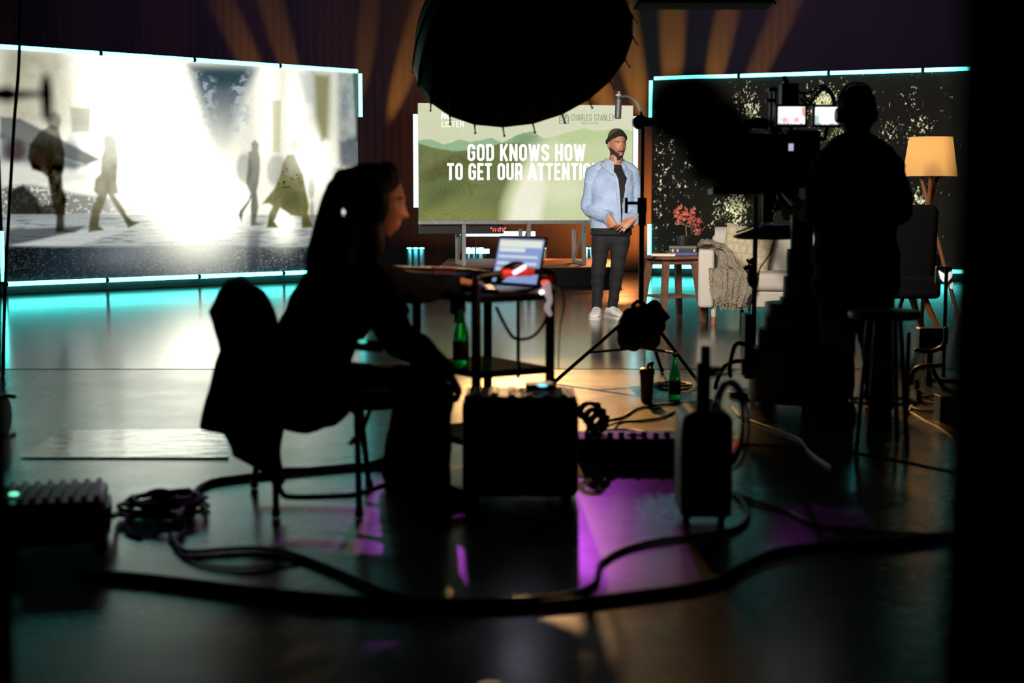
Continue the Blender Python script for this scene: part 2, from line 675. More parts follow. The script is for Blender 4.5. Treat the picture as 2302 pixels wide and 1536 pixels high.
def paint_street(PX, PY):
    X, Y = PX * 2.478, (PY - 60) * 2.478
    p = Paint(X, Y, (222, 222, 206))
    n1 = fbm(X / 90, Y / 90, 3)
    # building haze on the left
    p.over(p.poly([(0, 100), (330, 130), (520, 560), (300, 600), (0, 500)], 60) * (0.5 + 0.5 * n1), (150, 144, 116))
    p.over(p.poly([(150, 160), (470, 170), (500, 330), (380, 420)], 40) * 0.45 * n1, (130, 125, 105))
    # huge white haze
    p.addl(p.glow(760, 540, 360, 460), (1.5, 1.5, 1.3))
    p.addl(p.glow(600, 300, 150, 300), (0.3, 0.3, 0.22))
    # blue street canyon
    cy = p.poly([(1050, 215), (1440, 230), (1350, 400), (1300, 600), (1260, 740), (1190, 720), (1140, 520)], 46)
    p.over(cy * sstep(860, 280, Y) ** 0.8, (74, 92, 106))
    p.over(p.poly([(1070, 215), (1400, 225), (1330, 330), (1200, 330)], 40) * 0.75, (30, 58, 66))
    sp = sstep(0.48, 0.66, fbm(X / 26, Y / 20, 11, 3))
    p.over(sp * (p.poly([(1060, 230), (1190, 300), (1210, 620), (1130, 540)], 34) + p.poly([(1290, 330), (1400, 240), (1390, 520), (1300, 640)], 34)).clip(0, 1) * 0.75, (178, 192, 194))
    # bright columns at the right
    p.addl(p.glow(1490, 420, 60, 420), (0.8, 0.78, 0.6))
    p.addl(p.glow(1650, 480, 55, 330), (0.9, 0.9, 0.75))
    p.addl(p.glow(1750, 760, 90, 150), (1.2, 1.2, 1.0))
    p.over(p.poly([(1515, 410), (1565, 410), (1560, 700), (1520, 700)], 10) * 0.6, (176, 170, 120))
    p.over(p.poly([(1745, 260), (1840, 270), (1830, 620), (1790, 640), (1755, 500)], 26) * 0.85, (120, 116, 52))
    p.over(p.poly([(1640, 240), (1740, 250), (1760, 430), (1700, 420)], 30) * 0.5, (150, 165, 170))
    p.over(p.poly([(1880, 250), (2010, 260), (2010, 780), (1890, 760)], 24) * (0.35 + 0.6 * fbm(X / 40, Y / 60, 5)), (90, 110, 120))
    p.over(p.poly([(1965, 250), (2012, 250), (2012, 640), (1985, 640)], 8) * 0.8, (35, 45, 45))
    p.over(p.poly([(1890, 640), (2012, 600), (2012, 800), (1900, 780)], 20) * 0.7, (45, 60, 80))
    # awning and dim shops at the left
    p.over(p.poly([(0, 500), (110, 510), (560, 740), (480, 770), (0, 620)], 14) * 0.85, (70, 74, 78))
    p.over(p.poly([(0, 600), (480, 770), (420, 800), (0, 760)], 24) * 0.85, (74, 88, 100))
    p.over(p.poly([(390, 450), (510, 450), (500, 590), (400, 590)], 14) * 0.6, (140, 140, 118))
    p.over(p.poly([(0, 740), (150, 750), (540, 830), (480, 860), (0, 880)], 20) * 0.55, (205, 210, 200))
    p.over(p.ell(85, 690, 60, 60, 0.5) * 0.8, (60, 20, 18))
    p.over(p.ell(400, 700, 40, 90, 0.5) * 0.5, (60, 75, 85))
    # cars and bushes along the kerb
    kb = p.poly([(0, 890), (180, 880), (420, 930), (850, 990), (850, 1040), (420, 1050), (0, 1080)], 16)
    p.over(kb * 0.75 * sstep(1100, 500, X), (52, 56, 58))
    p.over(sstep(0.55, 0.68, fbm(X / 16, Y / 13, 21, 3)) * kb, (212, 214, 204))
    p.over(p.poly([(40, 920), (130, 880), (210, 960), (240, 1060), (150, 1100), (60, 1080)], 14) * 0.95, (16, 17, 10))
    p.over(p.poly([(200, 1000), (320, 980), (370, 1070), (210, 1080)], 14) * 0.9, (28, 24, 10))
    # crossing and road
    p.over(sstep(1040, 1052, Y) * 0.9, (152, 160, 162))
    p.over(sstep(0.45, 0.75, fbm(X / 120, Y / 9, 31)) * sstep(1045, 1060, Y) * 0.7, (84, 92, 100))
    p.over(p.poly([(40, 1130), (470, 1110), (420, 1150), (60, 1215), (30, 1215)], 10) * 0.8, (48, 52, 58))
    p.over(p.poly([(60, 1225), (560, 1110), (760, 1120), (420, 1225)], 12) * 0.75, (196, 200, 196))
    p.over(p.poly([(1560, 1150), (1640, 1130), (2012, 1215), (2012, 1150)], 10) * 0.6, (30, 40, 52))
    rd = sstep(1212, 1240, Y)
    p.over(rd, (20, 30, 42))
    p.over(rd * sstep(360, 80, X), (5, 9, 10))
    spk = sstep(0.52, 0.9, 0.6 * vn(X / 5.2, Y / 2.8, 41) + 0.4 * vn(X / 11, Y / 5, 43))
    p.over(rd * spk * (0.12 + 0.7 * p.glow(1200, 1290, 420, 200)), (170, 184, 196))
    p.over(rd * p.glow(1110, 1260, 230, 130) * 0.8, (200, 204, 192))
    p.over(rd * p.glow(690, 1270, 200, 90) * 0.35, (150, 160, 168))
    p.over(p.poly([(1380, 1130), (1450, 1130), (1440, 1400), (1380, 1400)], 22) * 0.7, (36, 44, 62))
    # the burst of light at the centre
    p.addl(p.glow(1120, 1010, 190, 150), (3.6, 3.5, 2.8))
    p.addl(p.glow(1010, 900, 260, 260), (1.0, 0.97, 0.75))
    p.addl(p.glow(1580, 1100, 70, 110), (1.3, 1.3, 1.0))
    p.addl(p.glow(680, 960, 60, 60), (0.7, 0.7, 0.6))
    # walkers (all on the picture)
    def who(ms, rgb, a):
        m = np.zeros(X.shape)
        for q in ms:
            m = np.maximum(m, q)
        a = a * (0.9 + 0.2 * fbm(X / 40, Y / 60, 77))
        p.over(m * a, rgb)
    def grad(y0, y1):
        return sstep(y0, y1, Y)
    man = [(285, 545), (325, 560), (345, 640), (362, 700), (358, 790), (345, 830), (350, 900), (372, 960), (365, 1030), (355, 1060), (360, 1130), (420, 1142), (310, 1148), (315, 1060), (285, 960), (265, 840), (240, 815), (180, 795), (155, 730), (165, 660), (215, 590), (265, 560)]
    who([p.poly(man, 12)], (30, 28, 9), 0.72 + 0.26 * grad(560, 700))
    who([p.ell(300, 525, 40, 50, 0.4)], (70, 70, 46), 0.7)
    p.over(p.poly(man, 14) * p.ell(220, 740, 60, 60, 0.7) * 0.5, (40, 14, 4))
    lady = [(575, 625), (590, 603), (630, 605), (652, 640), (650, 670), (660, 720), (655, 800), (650, 870), (662, 930), (640, 935), (690, 1020), (705, 1055), (740, 1085), (772, 1092), (715, 1120), (690, 1070), (640, 1000), (600, 935), (575, 1000), (555, 1040), (548, 1110), (576, 1132), (495, 1143), (498, 1100), (515, 1010), (545, 940), (522, 915), (530, 850), (560, 820), (565, 730), (580, 680)]
    who([p.poly(lady, 11)], (120, 114, 80), 0.62 + 0.25 * grad(640, 860))
    who([p.poly(lady, 9)], (58, 54, 24), 0.75 * grad(960, 1100))
    who([p.ell(1360, 790, 44, 82, 0.3)], (116, 118, 112), 0.55)
    guy = [(1400, 650), (1420, 630), (1442, 655), (1438, 690), (1448, 730), (1448, 800), (1440, 870), (1430, 920), (1440, 1000), (1425, 1090), (1465, 1105), (1398, 1112), (1396, 1000), (1400, 960), (1355, 1040), (1345, 1090), (1328, 1050), (1335, 1025), (1385, 965), (1395, 930), (1370, 870), (1382, 780), (1382, 700), (1402, 690)]
    who([p.poly(guy, 10)], (80, 80, 70), 0.72 + 0.2 * grad(700, 1000))
    who([p.ell(1540, 800, 56, 88, 0.3)], (124, 130, 118), 0.55)
    who([p.ell(1642, 665, 22, 36, 0.5)], (176, 172, 120), 0.5)
    cape = [(1600, 715), (1640, 710), (1660, 760), (1690, 830), (1705, 920), (1722, 1000), (1715, 1040), (1735, 1095), (1745, 1115), (1685, 1122), (1680, 1060), (1620, 1050), (1560, 1010), (1525, 1085), (1550, 1120), (1488, 1118), (1500, 1040), (1520, 1000), (1500, 985), (1462, 985), (1530, 900), (1560, 830), (1575, 760)]
    who([p.poly(cape, 10)], (108, 104, 40), 0.7 + 0.24 * grad(740, 900))
    p.over(p.poly(cape, 12) * p.ell(1620, 960, 70, 70, 0.7) * 0.55, (66, 76, 50))
    p.over(p.poly(cape, 10) * grad(1030, 1100) * 0.6, (52, 50, 20))
    who([p.ell(1735, 900, 18, 60, 0.4), p.ell(1738, 1030, 12, 60, 0.4)], (96, 94, 66), 0.5)
    p.over(sstep(0.62, 0.7, fbm(X / 14, Y / 9, 51, 3)) * p.ell(1610, 850, 60, 60, 0.4, -35), (40, 42, 20))
    # fine pixel texture
    p.c *= (0.93 + 0.14 * vn(X / 5, Y / 5, 61))[..., None]
    return p.c


def ridge(X, pts):
    xs, ys = zip(*pts)
    return np.interp(X, xs, ys)


def paint_hills(PX, PY):
    X, Y = (PX - 940) * 4.604, (PY - 220) * 4.604
    p = Paint(X, Y, (222, 224, 190))
    n = fbm(X / 160, Y / 120, 71)
    p.over(n * 0.5, (206, 214, 172))
    p.over(sstep(300, 1900, X) * 0.35, (236, 236, 214))
    r1 = ridge(X, [(0, 440), (120, 425), (260, 480), (330, 470), (420, 430), (520, 455), (640, 440), (760, 415), (870, 465), (960, 420), (1080, 362), (1200, 348), (1290, 420), (1420, 400), (1520, 360), (1650, 330), (1730, 318), (1800, 340), (1950, 335), (2080, 310), (2230, 350)]) + 14 * (fbm(X / 24, X * 0, 5) - 0.5)
    m = sstep(-6, 6, Y - r1)
    p.over(m * sstep(1500, 1000, X), (152, 186, 148))
    p.over(m * sstep(1100, 1500, X), (196, 214, 160))
    p.over(m * p.ell(1150, 430, 160, 90, 0.7) * 0.7, (118, 150, 112))
    p.over(m * sstep(0.5, 0.64, fbm(X / 60, Y / 20, 81)) * p.ell(1320, 400, 130, 60, 0.5) * 0.8, (206, 200, 150))
    r2 = ridge(X, [(0, 470), (150, 518), (350, 552), (560, 545), (700, 520), (860, 470), (960, 470), (1100, 470), (1300, 560), (2240, 900)]) + 10 * (fbm(X / 30, X * 0, 9) - 0.5)
    m2 = sstep(-10, 10, Y - r2)
    p.over(m2 * sstep(1500, 900, X), (124, 130, 80))
    p.over(m2 * sstep(1500, 900, X) * fbm(X / 120, Y / 160, 91) * 0.9, (98, 108, 62))
    p.over(m2 * p.ell(330, 720, 300, 90, 0.6, -24) * 0.8 * (0.4 + 0.8 * fbm(X / 50, Y / 50, 95)), (72, 66, 30))
    p.over(m2 * p.ell(160, 1080, 200, 60, 0.7, -40) * 0.6, (76, 70, 34))
    p.over(m2 * p.ell(700, 640, 240, 130, 0.7) * 0.6, (96, 116, 60))
    p.over(m2 * p.ell(250, 980, 330, 120, 0.7, -30) * 0.6, (80, 100, 50))
    p.over(sstep(950, 1250, Y) * sstep(1000, 600, X) * 0.45, (146, 150, 78))
    # pale valley on the right
    v = p.poly([(1150, 560), (2300, 420), (2300, 1300), (860, 1300), (880, 1080), (960, 860), (1080, 690)], 70)
    p.over(v * 0.9, (216, 224, 176))
    p.over(v * fbm(X / 130, Y / 70, 101) * 0.5, (198, 210, 156))
    p.over(p.poly([(1160, 660), (1260, 700), (1330, 900), (1260, 1300), (930, 1300), (980, 1050), (1080, 820)], 60), (250, 248, 224))
    p.over(p.ell(1480, 960, 260, 120, 0.8) * 0.6, (240, 240, 206))
    p.over(p.ell(1350, 540, 160, 110, 0.8) * 0.5, (236, 238, 200))
    # contour lines
    f = fbm(X / 560, Y / 420, 111, 2)
    ln = 1 - sstep(0.08, 0.22, np.abs(((f * 46) % 1) - 0.5))
    p.over(ln * sstep(1050, 700, X) * 0.05, (236, 240, 206))
    p.over(sstep(0.7, 0.72, vn(X / 5, Y / 5, 121)) * 0.08, (50, 60, 30))
    p.c *= 0.93
    return p.c


def paint_forest(PX, PY):
    X, Y = PX, PY
    p = Paint(X, Y, (28, 25, 20))
    p.over(fbm(X / 30, Y / 60, 131) * 0.7, (17, 17, 12))
    p.over(p.glow(1660, 470, 60, 50) * 0.4 + p.glow(1880, 300, 60, 70) * 0.5, (50, 54, 18))
    cl = np.zeros(X.shape)
    for (cx, cy, rx, ry, a) in [(1675, 215, 28, 34, .8), (1690, 250, 26, 36, 1), (1655, 300, 26, 26, .6), (1860, 240, 46, 50, 1.3), (1880, 300, 40, 60, .8),
                                (2050, 225, 30, 30, .6), (2075, 280, 26, 28, .9), (2055, 310, 22, 40, .8), (2000, 300, 26, 30, .7), (1990, 330, 30, 24, .8),
                                (1510, 310, 36, 60, .5), (1490, 400, 30, 70, .55), (1550, 372, 26, 16, .8), (1480, 450, 22, 46, .5), (1535, 420, 30, 20, .5),
                                (1655, 465, 34, 40, 1.25), (1650, 500, 26, 26, .9), (1616, 470, 20, 30, .7), (1730, 470, 16, 40, .8), (1600, 340, 16, 16, .5),
                                (1490, 510, 24, 14, .6), (1480, 570, 24, 18, .5), (1600, 505, 14, 20, .6), (1520, 255, 14, 10, .5), (2070, 450, 30, 34, 1.0), (1560, 240, 16, 14, .4), (1950, 220, 40, 20, .5), (2120, 240, 20, 20, .5), (1700, 420, 60, 14, .6), (1800, 480, 30, 12, .8)]:
        cl = np.maximum(cl, a * np.exp(-((X - cx) / rx) ** 2 - ((Y - cy) / ry) ** 2))
    hf = 0.65 * vn(X / 2.0, Y / 2.8, 141) + 0.35 * vn(X / 5, Y / 7, 143)
    hole = fbm(X / 14, Y / 18, 151, 3)
    m = sstep(0.70, 0.82, hf * 0.66 + cl * 0.30 + hole * 0.22) * sstep(0.22, 0.42, vn(X / 1.7 + Y / 6, Y / 5.5, 161))
    p.over(m * sstep(0.12, 0.3, cl + 0.12), (250, 250, 205))
    p.over((cl > 0.9) * sstep(0.8, 1.15, cl) * 0.6 * sstep(0.35, 0.55, hf), (240, 232, 170))
    p.over(sstep(0.86, 0.92, hf) * 0.6, (210, 210, 150))
    return p.c


def picture_mesh(name, P0, P1, z0, z1, nu, nv, fn, parent, material, out=0.004):
    """flat screen between floor points P0 and P1, coloured vertex by vertex with the shown picture."""
    d = (V(P1) - V(P0))
    nrm = V((d.y, -d.x, 0)).normalized()
    if nrm.y > 0:
        nrm = -nrm
    U, W = np.meshgrid(np.linspace(0, 1, nu + 1), np.linspace(0, 1, nv + 1), indexing='ij')
    P = np.stack([P0[0] + d.x * U + nrm.x * out, P0[1] + d.y * U + nrm.y * out, z0 + (z1 - z0) * W], -1)
    PX, PY = proj(P)
    c = fn(PX, PY).reshape(-1, 3)
    pts = P.reshape(-1, 3)
    i, j = np.meshgrid(np.arange(nu), np.arange(nv), indexing='ij')
    a = (i * (nv + 1) + j).ravel()
    fs = np.stack([a, a + nv + 1, a + nv + 2, a + 1], -1)
    mb = MB()
    mb.v, mb.f = pts.tolist(), fs.tolist()
    o = build(mb, name, material, parent, recalc=False, smooth=False)
    at = o.data.color_attributes.new('picture', 'FLOAT_COLOR', 'POINT')
    at.data.foreach_set('color', np.concatenate([c, np.ones((len(c), 1))], 1).astype(np.float32).ravel())
    return o


TUBE = mat('cyan_tube_light', (180, 240, 240), 0.4, emis=(0.8, 9.5, 8.8), es=1.0)
TUBEW = mat('white_tube_light', (220, 240, 240), 0.4, emis=(1.3, 3.8, 4.2), es=1.0)
FRAME = mat('led_frame_black', (12, 12, 13), 0.6)


def tube_light(p0, p1, parent, m=TUBE, r=0.026):
    """frosted LED tube with end caps, a part of its wall."""
    p0, p1 = V(p0), V(p1)
    d = (p1 - p0).normalized()
    t = build(MB().cyl(p0 + d * 0.012, p1 - d * 0.012, r, n=14), 'tube_light', m, parent)
    for q in (p0, p1 - d * 0.012):
        build(MB().cyl(q, q + d * 0.012, r * 1.03, n=14), 'end_cap', FRAME, t)
    return t


def led_wall(name, label, P0, P1, z0, z1, nu, nv, fn, scr, bars):
    P0, P1 = V(P0 + (0,)), V(P1 + (0,))
    c = (P0 + P1) / 2
    t = thing(name, label, 'screen', (c.x, c.y, 0))
    d = P1 - P0
    L = d.length
    e = d.normalized()
    nrm = V((e.y, -e.x, 0))
    if nrm.y > 0:
        nrm = -nrm
    ang = math.atan2(e.y, e.x)
    cab = MB()
    cab.box(c - nrm * 0.06 + V((0, 0, (z0 + z1) / 2)), (L + 0.04, 0.11, z1 - z0 + 0.04), (0, 0, ang))
    build(cab, 'cabinet', FRAME, t, bevel=0.01)
    build(MB().box(c - nrm * 0.12 + V((0, 0, (z0 - 0.03) / 2)), (L + 0.1, 0.2, z0 - 0.035), (0, 0, ang)), 'plinth', FRAME, t, bevel=0.01)
    br = MB()
    for s in (-0.42, 0, 0.42):
        b = c + e * (s * L)
        br.tube([b - nrm * 0.15 + V((0, 0, z1 - 0.4)), b - nrm * 0.75 + V((0, 0, 0.03)), b - nrm * 0.15 + V((0, 0, 0.06))], 0.025, 8)
    build(br, 'rear_brace', BLACKM, t)
    picture_mesh('screen', P0, P1, z0, z1, nu, nv, fn, t, scr)
    f = nrm * 0.035
    for (a, b, ax) in bars:
        if ax == 'top':
            tube_light(P0 + e * (a * L) + f + V((0, 0, z1 + 0.02)), P0 + e * (b * L) + f + V((0, 0, z1 + 0.02)), t)
        elif ax == 'bottom':
            tube_light(P0 + e * (a * L) + f + V((0, 0, z0 - 0.02)), P0 + e * (b * L) + f + V((0, 0, z0 - 0.02)), t)
        else:
            q = P0 - e * 0.03 if ax == 'left' else P1 + e * 0.03
            tube_light(q + f + V((0, 0, a)), q + f + V((0, 0, b)), t)
    return t


SCR_STREET = mat_screen('street_picture', es=1.0)
SCR_HILLS = mat_screen('hills_picture', es=1.0)
SCR_FOREST = mat_screen('forest_picture', es=1.0)
ZB, ZT = 0.155, 2.895
quarters = [(i / 4 + 0.002, (i + 1) / 4 - 0.002, ax) for ax in ('top', 'bottom') for i in range(4)]
sides = [(ZB, ZB + 0.62, 'left'), (ZT - 0.62, ZT, 'left'), (ZB, ZB + 0.62, 'right'), (ZT - 0.62, ZT, 'right')]
led_wall('led_wall', 'big LED wall at left showing a glaring city crossing with walking silhouettes', (-6.03, 16.9), (-2.17, 20.2), ZB, ZT, 400, 220, paint_street, SCR_STREET, quarters + sides)
led_wall('led_wall', 'big dark LED wall behind the sofa showing sunlit specks of forest leaves', (2.10, 21.4), (6.9, 19.55), ZB, ZT, 620, 340, paint_forest, SCR_FOREST, quarters + sides)

# ------------------------------------------------------------------ lettering: strokes as flat ribbons
def rr(l, b, r, t, rc, start=0, k=5):
    """rounded rectangle outline, counter-clockwise from the right side."""
    out = []
    for (cx, cy, a0) in ((r - rc, t - rc, 0), (l + rc, t - rc, 90), (l + rc, b + rc, 180), (r - rc, b + rc, 270)):
        for i in range(k + 1):
            a = math.radians(a0 + 90 * i / k)
            out.append((cx + rc * math.cos(a), cy + rc * math.sin(a)))
    return out


def glyph(ch, w, t):
    l, r, b, tp = t / 2, w - t / 2, t / 2, 1 - t / 2
    m = 0.5
    rc = min(0.17, (r - l) / 2)
    o = rr(l, b, r, tp, rc)
    k = 6
    if ch == 'O':
        return [(o, True)]
    if ch == 'D':
        return [([(l, b), (l, tp)] + o[k - 1::-1] + o[:2 * k + 99:-1] if False else [(l, 0), (l, 1)], False), ([(l, tp)] + o[:k][::-1] + o[3 * k:][::-1] + [(l, b)], False)]
    if ch == 'G':
        return [([(r, 0.70)] + o[:3 * k + k] + [(r, 0.5), (r - 0.5 * (r - l), 0.5)], False)]
    if ch == 'C':
        return [([(r, 0.68)] + o + [(r, 0.32)], False)]
    if ch == 'U':
        return [([(l, 1)] + o[2 * k:] + [(r, 1)], False)]
    if ch == 'S':
        a = rr(l, m - 0.02, r, tp, rc)
        c = rr(l, b, r, m + 0.02, rc)
        return [([(r, 0.72)] + a[:2 * k] + [(l, m + rc * 0.9)] + [(l + 0.25 * (r - l), m + 0.05), (r - 0.25 * (r - l), m - 0.05), (r, m - rc * 0.9)] + c[3 * k:][::-1] + c[2 * k:3 * k][::-1] + [(l, 0.28)], False)]
    if ch == 'K':
        return [([(l, 0), (l, 1)], False), ([(r + 0.03, 1), (l + t * 0.4, 0.42)], False), ([(l + 0.32 * (r - l), 0.58), (r + 0.03, 0)], False)]
    if ch == 'N':
        return [([(l, 0), (l, 1)], False), ([(r, 0), (r, 1)], False), ([(l, 0.97), (r, 0.03)], False)]
    if ch == 'W':
        q = (r - l) / 4
        return [([(l - 0.02, 1), (l + q, 0.0)], False), ([(l + q, 0.0), (l + 2 * q, 0.95)], False), ([(l + 2 * q, 0.95), (l + 3 * q, 0.0)], False), ([(l + 3 * q, 0.0), (r + 0.02, 1)], False)]
    if ch == 'H':
        return [([(l, 0), (l, 1)], False), ([(r, 0), (r, 1)], False), ([(l, 0.5), (r, 0.5)], False)]
    if ch == 'T':
        return [([(0, tp), (w, tp)], False), ([(w / 2, 0), (w / 2, 1 - t)], False)]
    if ch == 'E':
        return [([(l, 0), (l, 1)], False), ([(l, tp), (w, tp)], False), ([(l, b), (w, b)], False), ([(l, 0.5), (w * 0.9, 0.5)], False)]
    if ch == 'L':
        return [([(l, 0), (l, 1)], False), ([(l, b), (w, b)], False)]
    if ch == 'I':
        return [([(l, 0), (l, 1)], False)]
    if ch == 'A':
        return [([(l - t * 0.3, 0), (w / 2, 1)], False), ([(r + t * 0.3, 0), (w / 2, 1)], False), ([(l + 0.16 * w, 0.25), (r - 0.16 * w, 0.25)], False)]
    if ch in 'RP':
        a = rr(l, 0.44, r, tp, min(rc, 0.15))
        res = [([(l, 0), (l, 1)], False), ([(l, tp)] + a[:k][::-1] + a[3 * k:][::-1] + [(l, 0.44)], False)]
        if ch == 'R':
            res.append(([(l + 0.4 * (r - l), 0.44), (r - 0.02, 0.32), (r, 0.0)], False))
        return res
    if ch == 'Y':
        return [([(l - t * 0.3, 1), (w / 2, 0.45)], False), ([(r + t * 0.3, 1), (w / 2, 0.45)], False), ([(w / 2, 0), (w / 2, 0.47)], False)]
    return []


def ribbon(mb, pts, w, closed, to3):
    P = [V((p[0], p[1], 0)) for p in pts]
    q = [P[0]]
    for p in P[1:]:
        if (p - q[-1]).length > 1e-5:
            q.append(p)
    P = q
    n = len(P)
    L, R = [], []
    for i in range(n):
        a = P[i - 1] if (i > 0 or closed) else None
        c = P[(i + 1) % n] if (i < n - 1 or closed) else None
        d1 = (P[i] - a).normalized() if a is not None else None
        d2 = (c - P[i]).normalized() if c is not None else None
        if d1 is None:
            d1 = d2
        if d2 is None:
            d2 = d1
        n1, n2 = V((-d1.y, d1.x, 0)), V((-d2.y, d2.x, 0))
        mm = (n1 + n2)
        mm = mm.normalized() if mm.length > 1e-4 else n1
        s = w / 2 / max(0.45, mm.dot(n1))
        L.append(P[i] + mm * s)
        R.append(P[i] - mm * s)
    vs = [to3(p.x, p.y) for p in L] + [to3(p.x, p.y) for p in R]
    fs = [(i, (i + 1) % n, n + (i + 1) % n, n + i) for i in range(n if closed else n - 1)]
    mb.add(vs, fs)


def text(mb, s, x, y, h, cw, t, gap, to3, space=0.28):
    """lays the string along x; returns the end."""
    for ch in s:
        if ch == ' ':
            x += space * h
            continue
        wd = cw * {'W': 1.45, 'N': 1.05, 'I': 0.001, 'T': 0.93, 'E': 0.84, 'L': 0.8, 'A': 1.08}.get(ch, 1.0)
        if ch == 'I':
            wd = t
        for pts, cl in glyph(ch, wd, t):
            ribbon(mb, [(x + p[0] * h, y + p[1] * h) for p in pts], t * h, cl, to3)
        x += (wd + gap) * h
    return x


# ------------------------------------------------------------------ centre stage: deck, slide screen
t = thing('stage_platform', 'low black stage deck with a brown top under the slide screen', 'platform', (0.25, 19.8, 0))
build(MB().box((0.25, 19.8, 0.125), (2.35, 2.55, 0.24)), 'skirt', mat('deck_skirt', (26, 25, 25), 0.9), t, bevel=0.004)
build(MB().box((0.25, 19.8, 0.253), (2.4, 2.6, 0.018)), 'deck_top', mat('deck_top', (120, 84, 66), 0.5), t, bevel=0.004)

Q0, Q1 = V((-1.215, 18.6, 0)), V((1.605, 19.1, 0))
QZ0, QZ1 = 0.86, 2.372
e = (Q1 - Q0).normalized()
QL = (Q1 - Q0).length
qn = V((e.y, -e.x, 0))
qa = math.atan2(e.y, e.x)
qc = (Q0 + Q1) / 2
ss = thing('slide_screen', 'slide screen with green hills and white headline on silver legs', 'screen', (qc.x, qc.y, 0.262))
build(MB().box(qc - qn * 0.05 + V((0, 0, (QZ0 + QZ1) / 2)), (QL, 0.09, QZ1 - QZ0), (0, 0, qa)), 'cabinet', FRAME, ss, bevel=0.006)
picture_mesh('picture_panel', Q0, Q1, QZ0, QZ1, 330, 180, paint_hills, ss, SCR_HILLS)
rail = build(MB().box(qc + qn * 0.0 + V((0, 0, QZ0 - 0.025)), (QL + 0.01, 0.06, 0.05), (0, 0, qa)), 'bottom_rail', ALU, ss, bevel=0.004)
for i in range(7):
    p = Q0 + e * (0.22 + i * 0.40) + qn * 0.03 + V((0, 0, QZ0 - 0.02))
    build(MB().cyl(p, p + qn * 0.008, 0.011, n=10), 'rail_bolt', STEEL, rail)
tube_light(Q0 - e * 0.035 + qn * 0.02 + V((0, 0, 1.02)), Q0 - e * 0.035 + qn * 0.02 + V((0, 0, 2.24)), ss, TUBEW, 0.03)
tube_light(Q1 + e * 0.035 + qn * 0.02 + V((0, 0, 1.02)), Q1 + e * 0.035 + qn * 0.02 + V((0, 0, 2.24)), ss, TUBEW, 0.03)
for px in (1042, 1187, 1312):
    s = (px - 942) / 478 * QL
    f = Q0 + e * s - qn * 0.04
    bk = f - qn * 0.62
    lg = MB()
    lg.box(f + V((0, 0, 0.54)), (0.05, 0.05, 0.556), (0, 0, qa))
    lg.box(bk + V((0, 0, 0.50)), (0.05, 0.05, 0.47), (0, 0, qa))
    lg.box((f + bk) / 2 + V((0, 0, 0.287)), (0.05, 0.62, 0.05), (0, 0, qa))
    lg.tube([bk + V((0, 0, 0.30)), f + V((0, 0, 0.80))], 0.022, 8)
    lo = build(lg, 'leg_frame', ALU, ss, bevel=0.004)
    for z_ in (0.76, 0.71):
        build(MB().cyl(f + qn * 0.026 + V((0, 0, z_)), f + qn * 0.036 + V((0, 0, z_)), 0.014, n=10), 'bolt', STEEL, lo)


def q3(off):
    """slide coordinates in photo pixels -> points on the screen face."""
    def to3(px, py):
        # intersect the pixel ray with the screen plane (the lettering lies on that plane)
        d = ray(px, py)
        o = V((0, 0, CAM_H))
        p0 = Q0 + qn * off
        k = (p0 - o).dot(qn) / d.dot(qn)
        return o + d * k
    return to3


LET = mat('slide_lettering', (250, 250, 240), 0.6, emis=(1.15, 1.15, 1.0), es=1.0)
LETD = mat('slide_logo_dark', (60, 66, 48), 0.6, emis=lin((84, 90, 66)), es=1.0)


def flip(y0):
    s3 = q3(0.007)
    return lambda x, y: s3(x, 2 * y0 - y)


mb = MB()
text(mb, 'GOD KNOWS HOW', 1051, 362, 38, 0.455, 0.15, 0.1, flip(362), space=0.26)
# width of that line is checked against the photo: 1051..1313
text(mb, 'TO GET OUR ATTENTION', 1005, 405, 38, 0.435, 0.15, 0.085, flip(405), space=0.26)
build(mb, 'headline', LET, ss, recalc=False, smooth=False)
mb = MB()
text(mb, 'LISTEN', 993, 285.5, 13, 0.58, 0.11, 0.2, flip(285.5))
text(mb, 'HO', 991, 267.5, 15, 0.72, 0.22, 0.12, lambda x, y: q3(0.007)(x + (y - 267.5) * 0.2, 2 * 267.5 - y))
build(mb, 'series_title', LET, ss, recalc=False, smooth=False)
mb = MB()
text(mb, 'CHARLES STANLEY', 1285, 271.5, 14.2, 0.36, 0.07, 0.125, flip(271.5), space=0.3)
text(mb, 'INSTITUTE', 1308, 279.6, 4.6, 0.62, 0.13, 0.42, flip(279.6))
f3 = q3(0.007)
arch = [(1257.6, 278), (1257.6, 266)] + [(1268.2 - 10.6 * math.cos(a), 266 - 9.6 * math.sin(a)) for a in np.linspace(0.1, PI - 0.1, 14)] + [(1278.8, 266), (1278.8, 278)]
rb = lambda pts, w=1.0: ribbon(mb, pts, w, False, f3)
rb(arch, 1.3)
rb([(1257.6, 278), (1264, 277.4), (1267, 275)], 1.1)
rb([(1278.8, 278), (1272.4, 277.4), (1269.4, 275)], 1.1)
rb([(1267.0, 278.6), (1267.4, 270), (1266.4, 265), (1262, 261)], 1.0)
rb([(1269.4, 278.6), (1269.0, 270), (1270, 265), (1274.4, 261)], 1.0)
rb([(1268.2, 268), (1268.2, 258)], 0.9)
for s in (-1, 1):
    rb([(1268.2 + s * 1.2, 270), (1268.2 + s * 6, 266.5), (1268.2 + s * 9.6, 266.2)], 0.9)
    rb([(1268.2 + s * 1.2, 266), (1268.2 + s * 3, 261), (1268.2 + s * 4.2, 258.2)], 0.9)
    rb([(1268.2 + s * 3, 264), (1268.2 + s * 7.5, 262.4)], 0.8)
    rb([(1268.2 + s * 1.0, 274), (1268.2 + s * 5, 271), (1268.2 + s * 9.8, 271)], 0.8)
build(mb, 'institute_logo', LETD, ss, recalc=False, smooth=False)

